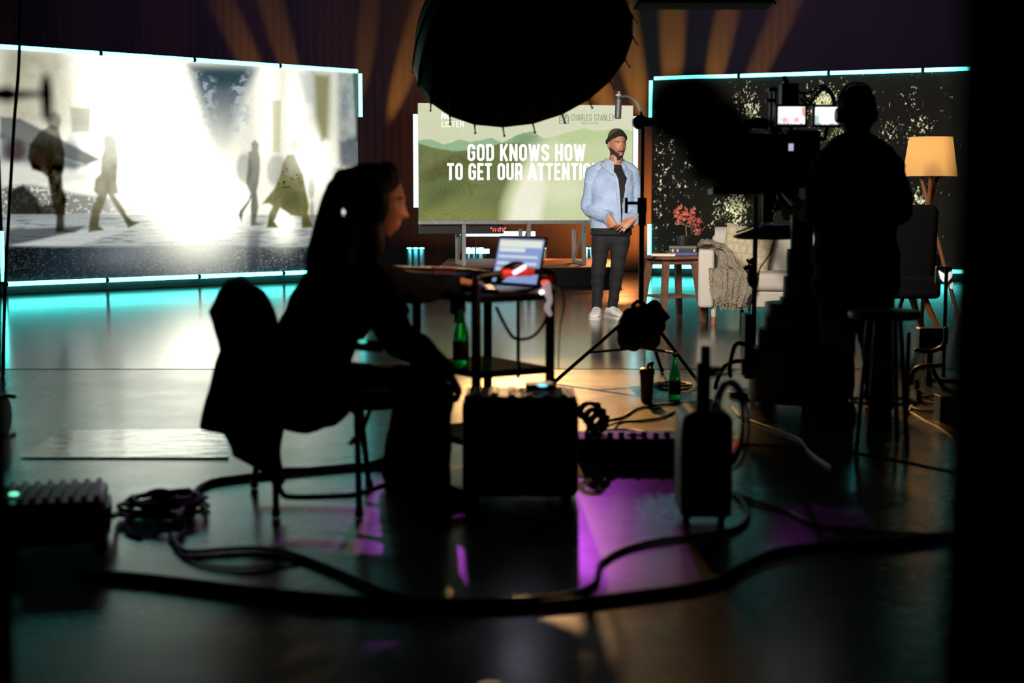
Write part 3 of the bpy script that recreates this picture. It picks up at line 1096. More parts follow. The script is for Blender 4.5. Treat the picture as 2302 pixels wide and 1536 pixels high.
# processor box hanging under the slide screen, with red and blue indicator lights
pb = thing('signal_box', 'black signal box with red and blue indicators hung under the slide screen', 'device', (-0.1, 18.9, 0.62))
c0, c1 = A(945, 512, 18.78), A(1135, 512, 18.85)
mid = (c0 + c1) / 2 - qn * 0.14
build(MB().box((mid.x, mid.y, 0.742), ((c1 - c0).length, 0.2, 0.125), (0, 0, qa)), 'housing', BLACKP, pb, bevel=0.006)
for x in (1109, 1114, 1120, 1124, 1130, 1133):
    for y in (515, 519):
        build(MB().ell(A(x, y, 18.72), 0.008, 8, 6), 'red_indicator', mat('red_led', (200, 30, 10), 0.4, emis=(3, 0.25, 0.1), es=1), pb)
for x in (1104, 1125, 1136):
    build(MB().ell(A(x, 513, 18.72), 0.009, 8, 6), 'blue_indicator', mat('blue_led', (60, 60, 220), 0.4, emis=(0.7, 0.5, 3), es=1), pb)

# horizontal tube lights at the foot of the backdrop
def tube_stand(name, label, a, b):
    t = thing(name, label, 'light', ((a.x + b.x) / 2, a.y, 0))
    tl = build(MB().cyl(a, b, 0.035, n=14), 'tube_light', TUBEW, t)
    d = (b - a).normalized()
    for q in (a - d * 0.012, b):
        build(MB().cyl(q, q + d * 0.012, 0.04, n=14), 'end_cap', FRAME, tl)
    for s in (0.2, 0.8):
        p = a.lerp(b, s)
        build(MB().cyl((p.x, p.y + 0.05, 0.0), (p.x, p.y + 0.05, p.z), 0.012, n=8).box((p.x, p.y + 0.05, 0.012), (0.12, 0.16, 0.02)), 'stand_foot', BLACKM, t)
    return t


tube_stand('tube_light_stand', 'upper horizontal white-cyan tube light glowing under the slide screen', A(1035, 526, 21.4), A(1203, 526, 21.4))
tube_stand('tube_light_stand', 'lower horizontal tube light glowing close to the deck behind the laptop', A(1047, 565, 21.75), A(1100, 565, 21.75))

CELL = mat('cyan_cell', (190, 240, 250), 0.4, emis=(0.9, 3.0, 3.4), es=1.0)
SLAT = mat('beam_surface', (120, 150, 150), 0.5)
for px, n, word in ((934, 3, 'standing left of the slide screen legs'), (1067, 3, 'between the first two slide screen legs'), (1208, 3, 'just right of the laptop lid'), (1331, 3, 'at the presenter\'s hip')):
    c = A(px, 558, 22.0)
    t = thing('cell_light', 'small three-cell cyan uplight on the stage floor ' + word, 'light', (c.x, c.y, 0), 'cell lights along the backdrop')
    build(MB().box((c.x, c.y + 0.09, 0.2), (0.29, 0.02, 0.4)).box((c.x, c.y + 0.04, 0.006), (0.3, 0.16, 0.012)), 'back_plate', BLACKM, t, bevel=0.003)
    for i in range(n):
        x = c.x + (i - 1) * 0.095
        ce = build(MB().lathe([(0.0, 0.012), (0.036, 0.008), (0.042, 0.0), (0.036, -0.012), (0.0, -0.014)], (x, c.y + 0.02, c.z), 14), 'cell', CELL, t)
        build(MB().cyl((x, c.y + 0.055, c.z - 0.02), (x, c.y + 0.055, 0.014), 0.03, n=12), 'beam_column', SLAT, t)  # added columns standing in for the light beams below the cells
    lamp('AREA', 'cell_lamp', (c.x, c.y - 0.02, c.z - 0.02), (c.x, c.y + 0.05, 0.1), 0.9, (0.1, 0.85, 1.0), 0.26, size_y=0.03)

# ================================================================== people: shared pieces
def head(mb, M, jaw=1.0, nose=1.0, s=1.0, zl=1.0):
    """face looks along local -Y; origin at mid-head; 0.236 m tall."""
    n, m = 64, 48
    vs = []
    for i in range(m + 1):
        th = PI * i / m
        for j in range(n):
            ph = 2 * PI * j / n
            x = 0.077 * math.sin(th) * math.sin(ph)
            y = -0.098 * math.sin(th) * math.cos(ph)
            z = 0.118 * math.cos(th)
            t = max(0, min(1, -z / 0.118))
            x *= 1 - 0.30 * t ** 1.6 * (2 - jaw)
            if y > 0:
                y *= 1 - 0.5 * t ** 1.2
                y *= 1.05
            else:
                y -= 0.016 * t * math.exp(-(x / 0.05) ** 2)
                fr = min(1, max(0, (-y - 0.02) / 0.04))
                g = lambda a, s_: math.exp(-(a / s_) ** 2)
                nz = 0.0
                if z < 0.02:
                    prof = max(0, (0.016 - z) / 0.052) if z > -0.036 else max(0, 1 - (-0.036 - z) / 0.014)
                    nz = 0.026 * min(1, prof) * g(x, 0.0125) * nose
                nz += 0.009 * g(x, 0.021) * g(z + 0.036, 0.010) * nose
                ex = abs(x) - 0.031
                soc = -0.011 * g(ex, 0.018) * g(z - 0.004, 0.013)
                eye = 0.008 * g(ex, 0.012) * g(z - 0.001, 0.0075)
                brow = 0.006 * g(z - 0.022, 0.008) * g(x, 0.05)
                lip = 0.007 * g(x, 0.023) * (g(z + 0.067, 0.006) + 1.15 * g(z + 0.081, 0.007)) - 0.003 * g(x, 0.022) * g(z + 0.074, 0.003)
                chin = 0.007 * g(x, 0.022) * g(z + 0.106, 0.013)
                chk = 0.004 * g(abs(x) - 0.042, 0.018) * g(z + 0.028, 0.02)
                y -= fr * (nz + soc + eye + brow + lip + chin + chk)
            vs.append(M @ (V((x, y, z * (zl if z < 0 else 1))) * s))
    fs = []
    for i in range(m):
        for j in range(n):
            fs.append((i * n + j, (i + 1) * n + j, (i + 1) * n + (j + 1) % n, i * n + (j + 1) % n))
    mb.add(vs, fs)
    for sx in (-1, 1):
        e = MB().ell((sx * 0.077, 0.012, -0.012), (0.011, 0.021, 0.033), 14, 10, (0.15, 0, sx * 0.25))
        e.v = [tuple(M @ (V(p) * s)) for p in e.v]
        mb.join(e)
    return mb


def hand(W, D, N, sgn, curls, thumb=(30, 20), s=1.0, spread=0.06):
    """wrist W, finger direction D, back-of-hand normal N, sgn: thumb side (+1 = D x N)."""
    mb = MB()
    W, D, N = V(W), V(D).normalized(), V(N)
    N = (N - D * N.dot(D)).normalized()
    X = D.cross(N).normalized() * sgn
    mb.tube([W - D * 0.03 * s, W + D * 0.005 * s, W + D * 0.035 * s, W + D * 0.075 * s, W + D * 0.094 * s],
            [(0.026 * s, 0.020 * s), (0.028 * s, 0.018 * s), (0.036 * s, 0.016 * s), (0.042 * s, 0.014 * s), (0.039 * s, 0.011 * s)], 16, side=X, round_=True)
    offs = [(0.031, 0.090), (0.0105, 0.095), (-0.0105, 0.091), (-0.030, 0.082)]
    lens = [0.070, 0.078, 0.073, 0.056]
    for i in range(4):
        x, d = offs[i]
        p = W + D * d * s + X * x * s
        sp = (1.5 - i) * spread
        Df = (D + X * sp).normalized()
        pts, rs = [p - Df * 0.02 * s, p], [0.0094 * s, 0.0092 * s]
        a = 0
        for f, c, r in zip((0.45, 0.31, 0.24), curls[i], (0.0084, 0.0076, 0.0064)):
            a += math.radians(c)
            p = p + (Df * math.cos(a) - N * math.sin(a)) * lens[i] * f * s
            pts.append(p)
            rs.append(r * s)
        mb.tube(pts, rs, 10, round_=True)
    p = W + D * 0.022 * s + X * 0.026 * s
    a, b = math.radians(thumb[0]), math.radians(thumb[1])
    d1 = (D * math.cos(a) + X * math.sin(a) - N * 0.25).normalized()
    d2 = (D * math.cos(a - b) + X * math.sin(a - b) - N * 0.45).normalized()
    p1 = p + d1 * 0.046 * s
    mb.tube([p - d1 * 0.02 * s, p, p1, p1 + d2 * 0.034 * s], [0.013 * s, 0.0125 * s, 0.0105 * s, 0.0085 * s], 10, round_=True)
    return mb


def shoe(c, d, L=0.29, W=0.105, H=0.115):
    """upper and sole of a low shoe; heel-to-toe direction d; returns two meshes."""
    c, d = V(c), V((d[0], d[1], 0)).normalized()
    sx = V((d.y, -d.x, 0))
    up, so = [], []
    prof = [(-0.50, 0.30, 0.62), (-0.44, 0.36, 0.86), (-0.30, 0.38, 1.0), (-0.12, 0.39, 0.98), (0.05, 0.42, 0.78), (0.20, 0.47, 0.62), (0.34, 0.47, 0.52), (0.44, 0.38, 0.44), (0.50, 0.2, 0.36)]
    for (t, wf, hf) in prof:
        p = c + d * (t * L)
        ring = []
        for k in range(16):
            a = 2 * PI * k / 16
            ring.append(p + sx * (W * wf * math.cos(a) * (1 if math.sin(a) < 0.3 else 0.92)) + V((0, 0, 0.03 + (H * hf - 0.03) * (0.5 + 0.5 * math.sin(a)))))
        up.append(ring)
        r2 = []
        for k in range(16):
            a = 2 * PI * k / 16
            z = 0.0 if math.sin(a) < 0 else 0.034
            r2.append(p + sx * (W * (wf + 0.05) * max(-1, min(1, 1.25 * math.cos(a)))) + V((0, 0, z)))
        so.append(r2)
    return MB().loft(up), MB().loft(so)


def paint_faces(o, fn):
    for p in o.data.polygons:
        k = fn(p.center)
        if k:
            p.material_index = k


# ------------------------------------------------------------------ presenter
PX, PY = 0.950, 13.6
pr = thing('person', 'person standing on stage in a pale denim jacket and dark beanie, hands clasped', 'person', (PX, PY, 0))
SKIN = mat('brown_skin', (178, 118, 88), 0.5, var=0.06, scale=60)
SKIND = mat('brown_skin_lips', (150, 92, 84), 0.45)
BEARD = mat('dark_beard', (52, 35, 29), 0.85, scale=300, var=0.3)
EYEW = mat('eye_white', (205, 195, 190), 0.3)
EYED = mat('dark_iris', (22, 14, 11), 0.2)
TEETH = mat('teeth', (200, 180, 172), 0.4)
Mh = Matrix.Translation((0.045, -0.005, 1.664)) @ Euler((math.radians(4), math.radians(-3), math.radians(19))).to_matrix().to_4x4() @ Matrix.Scale(1.06, 4)
hd = head(MB(), Mh, jaw=1.4, nose=1.05, zl=1.2)
bodym = MB()
bodym.tube([(0.0, 0.02, 0.86), (0, 0.01, 1.05), (0.0, 0.01, 1.25), (0.01, 0.02, 1.40)], [(0.14, 0.09), (0.13, 0.09), (0.15, 0.095), (0.085, 0.07)], 24, side=(1, 0, 0), k=4, round_=True)
bodym.tube([(0.02, 0.03, 1.36), (0.03, 0.02, 1.47), (0.045, 0.012, 1.58)], [0.075, 0.065, 0.064], 20, round_=True)
legs = {-1: [(-0.085, 0.02, 0.86), (-0.125, -0.01, 0.48), (-0.135, 0.03, 0.10)], 1: [(0.09, 0.02, 0.86), (0.055, -0.02, 0.48), (0.015, 0.04, 0.10)]}
for s in (-1, 1):
    bodym.tube(legs[s], [0.070, 0.040, 0.032], 16, k=4, round_=True)
armL = [(-0.172, 0.02, 1.385), (-0.218, 0.035, 1.08), (-0.035, -0.165, 0.965)]
armR = [(0.185, 0.03, 1.385), (0.255, 0.04, 1.08), (0.175, -0.165, 0.945)]
for a in (armL, armR):
    bodym.tube([a[0], a[1], tuple(V(a[1]).lerp(V(a[2]), 0.92))], [0.05, 0.04, 0.02], 14, round_=True)
sk = fuse(bodym, 0.009, 2)
sk.join(fuse(hd, 0.0036, 1, 0.4))
hL = hand((-0.038, -0.165, 0.978), (0.42, -0.1, -0.90), (-0.25, -1.0, 0.1), 1, [(70, 80, 50), (74, 82, 50), (76, 82, 50), (78, 82, 50)], (30, 25), 1.04)
hR = hand((0.176, -0.180, 0.944), (-0.80, -0.16, -0.55), (-0.15, -0.95, 0.35), 1, [(12, 20, 16), (14, 22, 18), (16, 26, 20), (20, 30, 22)], (20, 20), 1.04, 0.11)
for q in (hL, hR):
    sk.join(fuse(q, 0.0032, 1, 0.4))
sk.xf(Matrix.Translation((PX, PY, 0)))
bo = build(sk, 'body', [SKIN, SKIND, BEARD, EYEW, EYED, TEETH], pr, sharp=180)
Mi = Mh.inverted()


def face_mat(c):
    if c.z < 1.45:
        return 0
    q = Mi @ c
    x, y, z = q
    if z < 0:
        z /= 1.2
    if y > 0.02 or z < -0.122 or (z < -0.08 and y > -0.045) or abs(x) > 0.0735:
        return 0
    ex = abs(x) - 0.031
    if y < -0.05:
        if (ex / 0.0145) ** 2 + ((z - 0.001) / 0.0062) ** 2 < 1:
            return 4 if abs(ex - 0.003 * (1 if x > 0 else -1)) < 0.0075 else 3
        if (abs(x) - 0.033) ** 2 / 0.021 ** 2 + ((z - 0.0225 + 8 * (abs(x) - 0.03) ** 2) / 0.0042) ** 2 < 1:
            return 2
        if (x / 0.0205) ** 2 + ((z + 0.075) / 0.0135) ** 2 < 1:
            return 5 if (x / 0.012) ** 2 + ((z + 0.0735) / 0.003) ** 2 < 1 else 1
        if (x / 0.036) ** 2 + ((z + 0.056) / 0.0065) ** 2 < 1 and z < -0.05:
            return 2
    if z < -0.052 - 0.55 * max(0, 0.050 - abs(x)) * (1 if abs(x) > 0.02 else 1.05) + 0.9 * max(0, abs(x) - 0.046):
        return 2
    return 0


paint_faces(bo, face_mat)

DEN = mat('pale_denim', (156, 175, 204), 0.9, var=0.16, scale=9, bump=0.12)
DEND = mat('denim_seam', (160, 176, 200), 0.9, var=0.14, scale=40)
TEE = mat('black_tee', (24, 23, 24), 0.9, scale=80)
JEANS = mat('black_jeans', (25, 24, 25), 0.85, scale=60, bump=0.1)
WSHOE = mat('white_leather', (226, 222, 218), 0.5, var=0.04)
WSOLE = mat('white_rubber', (205, 200, 190), 0.6, var=0.04)
PM = Matrix.Translation((PX, PY, 0))

tee = MB().tube([(0, 0.01, 0.80), (0, 0.01, 0.9), (0, 0.01, 1.06), (0.0, 0.01, 1.24), (0.005, 0.015, 1.36), (0.02, 0.02, 1.425), (0.03, 0.015, 1.475)],
                [(0.197, 0.135), (0.188, 0.13), (0.178, 0.125), (0.18, 0.126), (0.14, 0.105), (0.09, 0.082), (0.074, 0.072)], 36, side=(1, 0, 0), k=4)
tee.jitter(0.006, (7, 7, 4), 3)
build(tee.xf(PM), 'tee_shirt', TEE, pr, sharp=180)

pants = MB().tube([(0, 0.02, 0.78), (0, 0.02, 0.88), (0, 0.02, 0.92)], [(0.178, 0.12), (0.17, 0.118), (0.16, 0.11)], 24, side=(1, 0, 0), round_=True)
for s in (-1, 1):
    h, kn, an = [V(p) for p in legs[s]]
    pants.tube([h + V((s * 0.004, 0, -0.02)), h.lerp(kn, 0.35) + V((s * 0.004, 0, 0)), h.lerp(kn, 0.75), kn, kn.lerp(an, 0.3) + V((0, 0.015, 0)), kn.lerp(an, 0.7), an + V((0, 0, 0.035)), an + V((0, 0, 0.0))],
               [(0.095, 0.105), (0.092, 0.1), (0.074, 0.08), (0.068, 0.07), (0.062, 0.068), (0.052, 0.058), (0.05, 0.056), (0.054, 0.06)], 20, side=(1, 0, 0), k=3)
pants = fuse(pants, 0.008, 2)
pants.jitter(0.009, (6, 6, 18), 5, (1, 1, 0.2))
build(pants.xf(PM), 'jeans', JEANS, pr, sharp=180)

# jacket: C-shaped shell open at the front plus sleeves
prof = [(0.872, 0.196, 0.142, 0.0, 3), (0.93, 0.206, 0.15, 0.0, 3), (1.05, 0.210, 0.152, 0.0, 4), (1.18, 0.214, 0.152, 0.0, 7), (1.28, 0.220, 0.150, 0.005, 11), (1.35, 0.212, 0.138, 0.01, 16), (1.405, 0.175, 0.116, 0.015, 26), (1.45, 0.122, 0.098, 0.022, 40)]
full = cr([(z, a, b, cx, g) for z, a, b, cx, g in prof], 4)
rings = []
for (z, a, b, cx, g) in full:
    f0 = -90 + 23    # the opening sits towards the far side of a turned torso
    outer, inner = [], []
    for i in range(41):
        ph = math.radians(f0 + g + (360 - 2 * g) * i / 40)
        cxs, sn = math.cos(ph), math.sin(ph)
        outer.append(V((cx + a * cxs, 0.015 + b * sn, z)))
        inner.append(V((cx + (a - 0.016) * cxs, 0.015 + (b - 0.016) * sn, z)))
    rings.append(outer + inner[::-1])
jk = MB().loft(rings)


def sleeve(arm, r, sag):
    a, b, c = [V(p) for p in arm]
    m = MB()
    m.tube([a + V((0.02 if a.x < 0 else -0.02, 0, 0.005)), a.lerp(b, 0.15), a.lerp(b, 0.55), b + V((0, 0.01, -sag)), b.lerp(c, 0.35) + V((0, 0, -sag * 0.7)), b.lerp(c, 0.72) + V((0, 0, -sag * 0.4)), b.lerp(c, 0.93)],
           [r[0], r[0] * 1.04, r[0] * 0.98, r[1], r[1] * 0.98, r[2] * 1.08, r[2]], 20, k=4)
    m.ell(a, r[0] * 0.98, 18, 12)
    sx = 1 if a.x > 0 else -1
    m.tube([V((0.018 + sx * 0.105, 0.025, 1.455)), V((0.018 + sx * 0.14, 0.025, 1.432)), a + V((sx * 0.015, 0, 0.004))], [0.052, 0.06, 0.066], 16, k=3, round_=True)
    return m


jk.join(sleeve(armL, (0.074, 0.074, 0.060), 0.02))
jk.join(sleeve(armR, (0.072, 0.072, 0.058), 0.015))
jk = fuse(jk, 0.0075, 2)
jk.jitter(0.010, (8, 8, 15), 1, (1, 1, 0.4)).jitter(0.005, (24, 24, 44), 8, (1, 1, 0.4))
jo = build(jk.xf(PM), 'denim_jacket', DEN, pr, sharp=180)
# collar flaps, cuffs, waistband, pocket seams
col = MB()
f0c = 22


def collar(u, v):
    ph = math.radians(-90 + f0c + 30 + (300) * u)
    fr = math.cos(math.radians(-90 + f0c) - ph)            # 1 near the front
    fr = max(0, fr) ** 1.5
    r0, r1 = 0.083, 0.137 + 0.035 * fr
    r = r0 + (r1 - r0) * v
    z = 1.525 - 0.05 * fr - v * (0.06 + 0.075 * fr)
    return (0.028 + r * math.cos(ph) * (1.0 + 0.12 * v), 0.018 + (r * 0.95) * math.sin(ph), z)


col.sheet(collar, 44, 8, 0.008)
build(col.xf(PM), 'collar', DEND, jo, sharp=60)
cf = MB()
for arm, r in ((armL, 0.063), (armR, 0.061)):
    b, c = V(arm[1]), V(arm[2])
    cu = MB().tube([b.lerp(c, 0.82), b.lerp(c, 0.985)], [r, r * 1.03], 24).tube([b.lerp(c, 0.99), b.lerp(c, 0.80)], [r * 0.9, r * 0.88], 24)
    build(cu.xf(PM), 'cuff', DEND, jo, sharp=60)
wb = MB()


def waist(u, v):
    ph = math.radians(-90 + 24 + 8 + 344 * u)
    return (0.203 * math.cos(ph), 0.015 + 0.148 * math.sin(ph), 0.868 + 0.055 * v)


build(wb.sheet(waist, 48, 2, 0.01).xf(PM), 'waistband', DEND, jo, sharp=60)
pk = MB()
for (x0, x1, z0, z1) in ((-0.14, -0.04, 1.0, 1.12), (0.115, 0.185, 1.20, 1.27)):
    def pocket(u, v, x0=x0, x1=x1, z0=z0, z1=z1):
        x = x0 + (x1 - x0) * u
        return (x, 0.015 - 0.1525 * math.sqrt(max(0, 1 - (x / 0.224) ** 2)), z0 + (z1 - z0) * v)
    build(MB().sheet(pocket, 8, 4, 0.006).xf(PM), 'pocket', DEN, jo, sharp=60)

for sgn in (-1, 1):
    def placket(u, v, sgn=sgn):
        z = 0.89 + 0.50 * v
        q = np.array([[r[0], r[1], r[2], r[3], r[4]] for r in full])
        a_, b_, cx_0, g_ = (np.interp(z, q[:, 0], q[:, k]) for k in (1, 2, 3, 4))
        ph = math.radians(-90 + 23 + sgn * (g_ - 0.5 + 7.5 * u))
        return (cx_0 + (a_ + 0.006) * math.cos(ph), 0.015 + (b_ + 0.006) * math.sin(ph), z)
    build(MB().sheet(placket, 4, 30, 0.012).xf(PM), 'placket', DEND, jo, sharp=60)

# beanie with a rolled brim
bn = MB()
bt = [(0.0, 0.135), (0.026, 0.132), (0.048, 0.121), (0.064, 0.103), (0.074, 0.08), (0.079, 0.05)]
bn.lathe(bt, (0, 0, 0), 32)
bn.v = [tuple(Mh @ V((x, y * 1.16 + 0.008, z))) for x, y, z in bn.v]
bq = build(bn.xf(PM), 'beanie', mat('olive_knit', (84, 70, 46), 0.95, scale=120, bump=0.3), pr, sharp=180)
br = MB()
pth = []
for i in range(40):
    a = 2 * PI * i / 40
    pth.append((0.083 * math.cos(a), 0.106 * math.sin(a) + 0.006, 0.062 - 0.022 * (math.sin(a) > -2) * (0.5 + 0.5 * math.sin(a)) - 0.012 * abs(math.cos(a))))
br.tube([Mh @ V(p) for p in pth], [(0.013, 0.029)] * 40, 14, closed=True, side=None)
# orient the roll: rebuild as a band so it hugs the skull
br = MB()


def band(u, v):
    a = 2 * PI * u
    z0 = 0.074 - 0.082 * (0.5 + 0.5 * math.sin(a)) - 0.016 * math.cos(a) ** 2
    bul = math.sin(PI * v) ** 0.6
    k = 1.0 - 0.16 * v * (0.5 - 0.5 * math.sin(a)) - 0.08 * v - 0.10 * (0.5 - 0.5 * math.sin(a))
    return Mh @ V(((0.090 + 0.012 * bul) * k * math.cos(a), 0.008 + (0.112 + 0.012 * bul) * k * math.sin(a), z0 + 0.046 * v))


br.sheet(band, 48, 8, 0.006)
build(br.xf(PM), 'brim', mat('black_knit', (22, 21, 21), 0.95, scale=150, bump=0.3), bq, sharp=180)

for s, c, d in ((-1, (-0.150, -0.055, 0), (-0.16, -1)), (1, (0.035, -0.04, 0), (0.42, -0.9))):
    u_, s_ = shoe(c, d, 0.31, 0.118, 0.125)
    so = build(u_.xf(PM), 'shoe', WSHOE, pr, sharp=60)
    build(s_.xf(PM), 'sole', WSOLE, so, sharp=50)
    la = MB()
    dd = V((d[0], d[1], 0)).normalized()
    for k in range(4):
        q = V(c) + dd * (0.02 + 0.026 * k) + V((0, 0, 0.108 - 0.011 * k))
        sx = V((dd.y, -dd.x, 0))
        la.tube([q - sx * 0.03 - V((0, 0, 0.012)), q + V((0, 0, 0.002)), q + sx * 0.03 - V((0, 0, 0.012))], 0.004, 6)
    build(la.xf(PM), 'laces', WSOLE, so)
rg = MB()
rp = [(0.098 + 0.0095 * math.cos(a), -0.2165 + 0.0085 * math.sin(a) * 0.6, 0.852 + 0.0095 * math.sin(a)) for a in np.linspace(0, 2 * PI, 13)[:-1]]
rg.tube(rp, 0.0022, 6, closed=True)
build(rg.xf(PM), 'ring', mat('silver_ring', (240, 238, 250), 0.25), pr)

# ================================================================== sofa corner
LINEN = mat('oatmeal_linen', (196, 186, 172), 0.92, var=0.06, scale=180, bump=0.15)
WOOD = mat('walnut', (114, 76, 60), 0.5, var=0.25, scale=14)
SX0, SX1, SYF, SYB = 1.69, 3.42, 12.92, 13.80
sf = thing('sofa', 'cream fabric sofa with a folded throw and patterned cushion on it', 'sofa', (SX0, SYF, 0))
for x in (SX0, SX1 - 0.145):
    build(MB().box((x + 0.0725, (SYF + SYB) / 2, 0.42), (0.145, SYB - SYF, 0.53)), 'armrest', LINEN, sf, bevel=0.03, seg=3)
build(MB().box(((SX0 + SX1) / 2, (SYF + SYB) / 2 + 0.02, 0.235), (SX1 - SX0 - 0.29, SYB - SYF - 0.04, 0.15)), 'seat_base', LINEN, sf, bevel=0.02, seg=3)
SI0, SI1 = SX0 + 0.15, SX1 - 0.15
for i in range(2):
    w_ = (SI1 - SI0) / 2
    x = SI0 + w_ * (i + 0.5)
    o = build(MB().box((x, SYF + 0.33, 0.395), (w_ - 0.008, 0.66, 0.165)), 'seat_cushion', LINEN, sf, bevel=0.05, seg=4)
    bc = MB()

    def back(u, v, x=x, w_=w_):
        yy = SYF + 0.68 - 0.055 * abs(math.sin(3 * PI * v)) ** 0.45 - 0.02 * math.sin(PI * u) + 0.08 * v
        return (x - w_ / 2 + 0.006 + (w_ - 0.012) * u, yy, 0.45 + 0.37 * v)
    bc.sheet(back, 16, 48, 0.12)
    build(bc, 'back_cushion', LINEN, sf, sharp=70, bevel=0.02)
build(MB().box(((SX0 + SX1) / 2, SYB - 0.07, 0.52), (SX1 - SX0 - 0.26, 0.13, 0.56)), 'backrest', LINEN, sf, bevel=0.03, seg=3)
for i, (x, y) in enumerate(((1.835, SYF + 0.07), (SX1 - 0.07, SYF + 0.07), (SX0 + 0.08, SYB - 0.1), (SX0 + 0.42, SYB - 0.1), (SX1 - 0.07, SYB - 0.1))):
    lw = build(MB().lathe([(0.020, 0.003), (0.021, 0.08), (0.026, 0.165)], (x, y, 0), 16), 'leg', WOOD if i else mat('copper_leg', (176, 104, 74), 0.4), sf)
    if i == 0:
        build(MB().lathe([(0.0235, 0.072), (0.0265, 0.165)], (x, y, 0), 16), 'leg_wrap', LINEN, lw)['label'] = 'white wrap on the front leg'

sf.rotation_euler = (0, 0, math.radians(-7.5))
SOFA_M = Matrix.Translation((SX0, SYF, 0)) @ Matrix.Rotation(math.radians(-7.5), 4, 'Z') @ Matrix.Translation((-SX0, -SYF, 0))

# throw blanket: draped sheet over arm, seat and front
KNIT = mat('taupe_knit', (150, 138, 118), 1.0, var=0.45, scale=130, bump=1.0)
tw = MB()
path = [(1.70, 13.52, 0.690), (1.72, 13.30, 0.735), (1.80, 13.18, 0.740), (1.88, 13.10, 0.69), (1.905, 13.06, 0.56), (1.95, 13.0, 0.505), (2.0, 12.90, 0.50), (2.0, 12.865, 0.44), (1.99, 12.855, 0.34), (1.98, 12.86, 0.24), (1.975, 12.87, 0.185)]
wid = [0.30, 0.32, 0.34, 0.36, 0.36, 0.38, 0.42, 0.42, 0.38, 0.31, 0.27]
wdir = [(0.05, -1, 0), (0.1, -1, 0), (0.3, -1, 0), (0.5, -0.9, 0), (0.7, -0.75, 0), (0.95, -0.35, 0), (1, 0, 0), (1, 0, 0), (1, 0, 0), (1, 0, 0), (1, 0, 0)]
fp = cr([p + (q,) + d for p, q, d in zip(path, wid, wdir)], 9)


def throw(u, v):
    i = min(len(fp) - 1, int(round(v * (len(fp) - 1))))
    f = fp[i]
    d = V(f[4:7]).normalized()
    s = (u - 0.5) * f[3]
    fold = 0.016 * math.sin(u * 19 + v * 2) + 0.008 * math.sin(u * 43)
    return V(f[:3]) + d * s + V((fold * 0.3, -abs(fold) * 0.9 - 0.004, fold * 0.5))


tw.sheet(throw, 110, len(fp) - 1, 0.022)
tw.jitter(0.012, (75, 75, 75), 2).jitter(0.02, (11, 11, 11), 4)
tw.xf(SOFA_M)
to = build(tw, 'throw_blanket', KNIT, sharp=180)
tag(to, 'chunky taupe knit throw draped over the left arm of the cream sofa', 'blanket')
fr = MB()
end = V(fp[-1][:3])
for k in range(26):
    x = end.x - 0.13 + 0.26 * k / 25
    z = 0.19
    fr.tube([(x, 12.865, z + 0.02), (x + random.uniform(-.008, .008), 12.858, z - 0.012), (x + random.uniform(-.012, .012), 12.862, z - random.uniform(0.03, 0.05))], 0.0045, 6)
build(fr.xf(SOFA_M), 'fringe', KNIT, to)

# patterned cushion
CUS = bpy.data.materials.new('hexagon_print')
CUS.use_nodes = True
nt = CUS.node_tree
bs = nt.nodes['Principled BSDF']
bs.inputs['Roughness'].default_value = 0.9
uv = nt.nodes.new('ShaderNodeAttribute')
uv.attribute_name = 'print'
nt.links.new(uv.outputs['Color'], bs.inputs['Base Color'])


def hexdist(x, y):
    # distance to the edge of a pointy-top hexagon lattice of unit width
    r = (1.0, 1.7320508)
    ax, ay = (x % r[0]) - 0.5, (y % r[1]) - r[1] / 2
    bx, by = ((x - 0.5) % r[0]) - 0.5, ((y - r[1] / 2) % r[1]) - r[1] / 2
    gx, gy = (ax, ay) if ax * ax + ay * ay < bx * bx + by * by else (bx, by)
    gx, gy = abs(gx), abs(gy)
    return 0.5 - max(gx, gx * 0.5 + gy * 0.8660254)


cs = MB()
cc = A(1679, 566, 13.33)
cw_, ch_ = 0.46, 0.50
CR = Euler((math.radians(-17), math.radians(9), math.radians(-12))).to_matrix()
nu = 110
cols = []
for side in (-1, 1):
    for i in range(nu + 1):
        for j in range(nu + 1):
            u, v = i / nu * 2 - 1, j / nu * 2 - 1
            th = 0.085 * ((1 - u ** 4) * (1 - v ** 4)) ** 0.6
            pin = 1 - 0.05 * (1 - abs(u) ** 2) * abs(v) - 0.0
            pin2 = 1 - 0.05 * (1 - abs(v) ** 2) * abs(u)
            cs.v.append(tuple(cc + CR @ V((u * cw_ / 2 * pin2, side * th, v * ch_ / 2 * pin))))
            d = hexdist(u * 3.6 + 0.5, v * 2.5)
            cols.append(lin((126, 116, 108)) if 0.06 < d < 0.115 else (lin((198, 180, 144)) if d > 0.115 else lin((200, 188, 162))))
W1 = nu + 1
for sd in range(2):
    o_ = sd * W1 * W1
    for i in range(nu):
        for j in range(nu):
            q = (o_ + i * W1 + j, o_ + (i + 1) * W1 + j, o_ + (i + 1) * W1 + j + 1, o_ + i * W1 + j + 1)
            cs.f.append(q if sd == 0 else q[::-1])
co = build(cs, 'cushion', CUS, sharp=180)
at = co.data.color_attributes.new('print', 'FLOAT_COLOR', 'POINT')
at.data.foreach_set('color', np.array([c + (1,) for c in cols], np.float32).ravel())
tag(co, 'cream cushion with a gold and grey hexagon print leaning in the sofa corner', 'cushion')

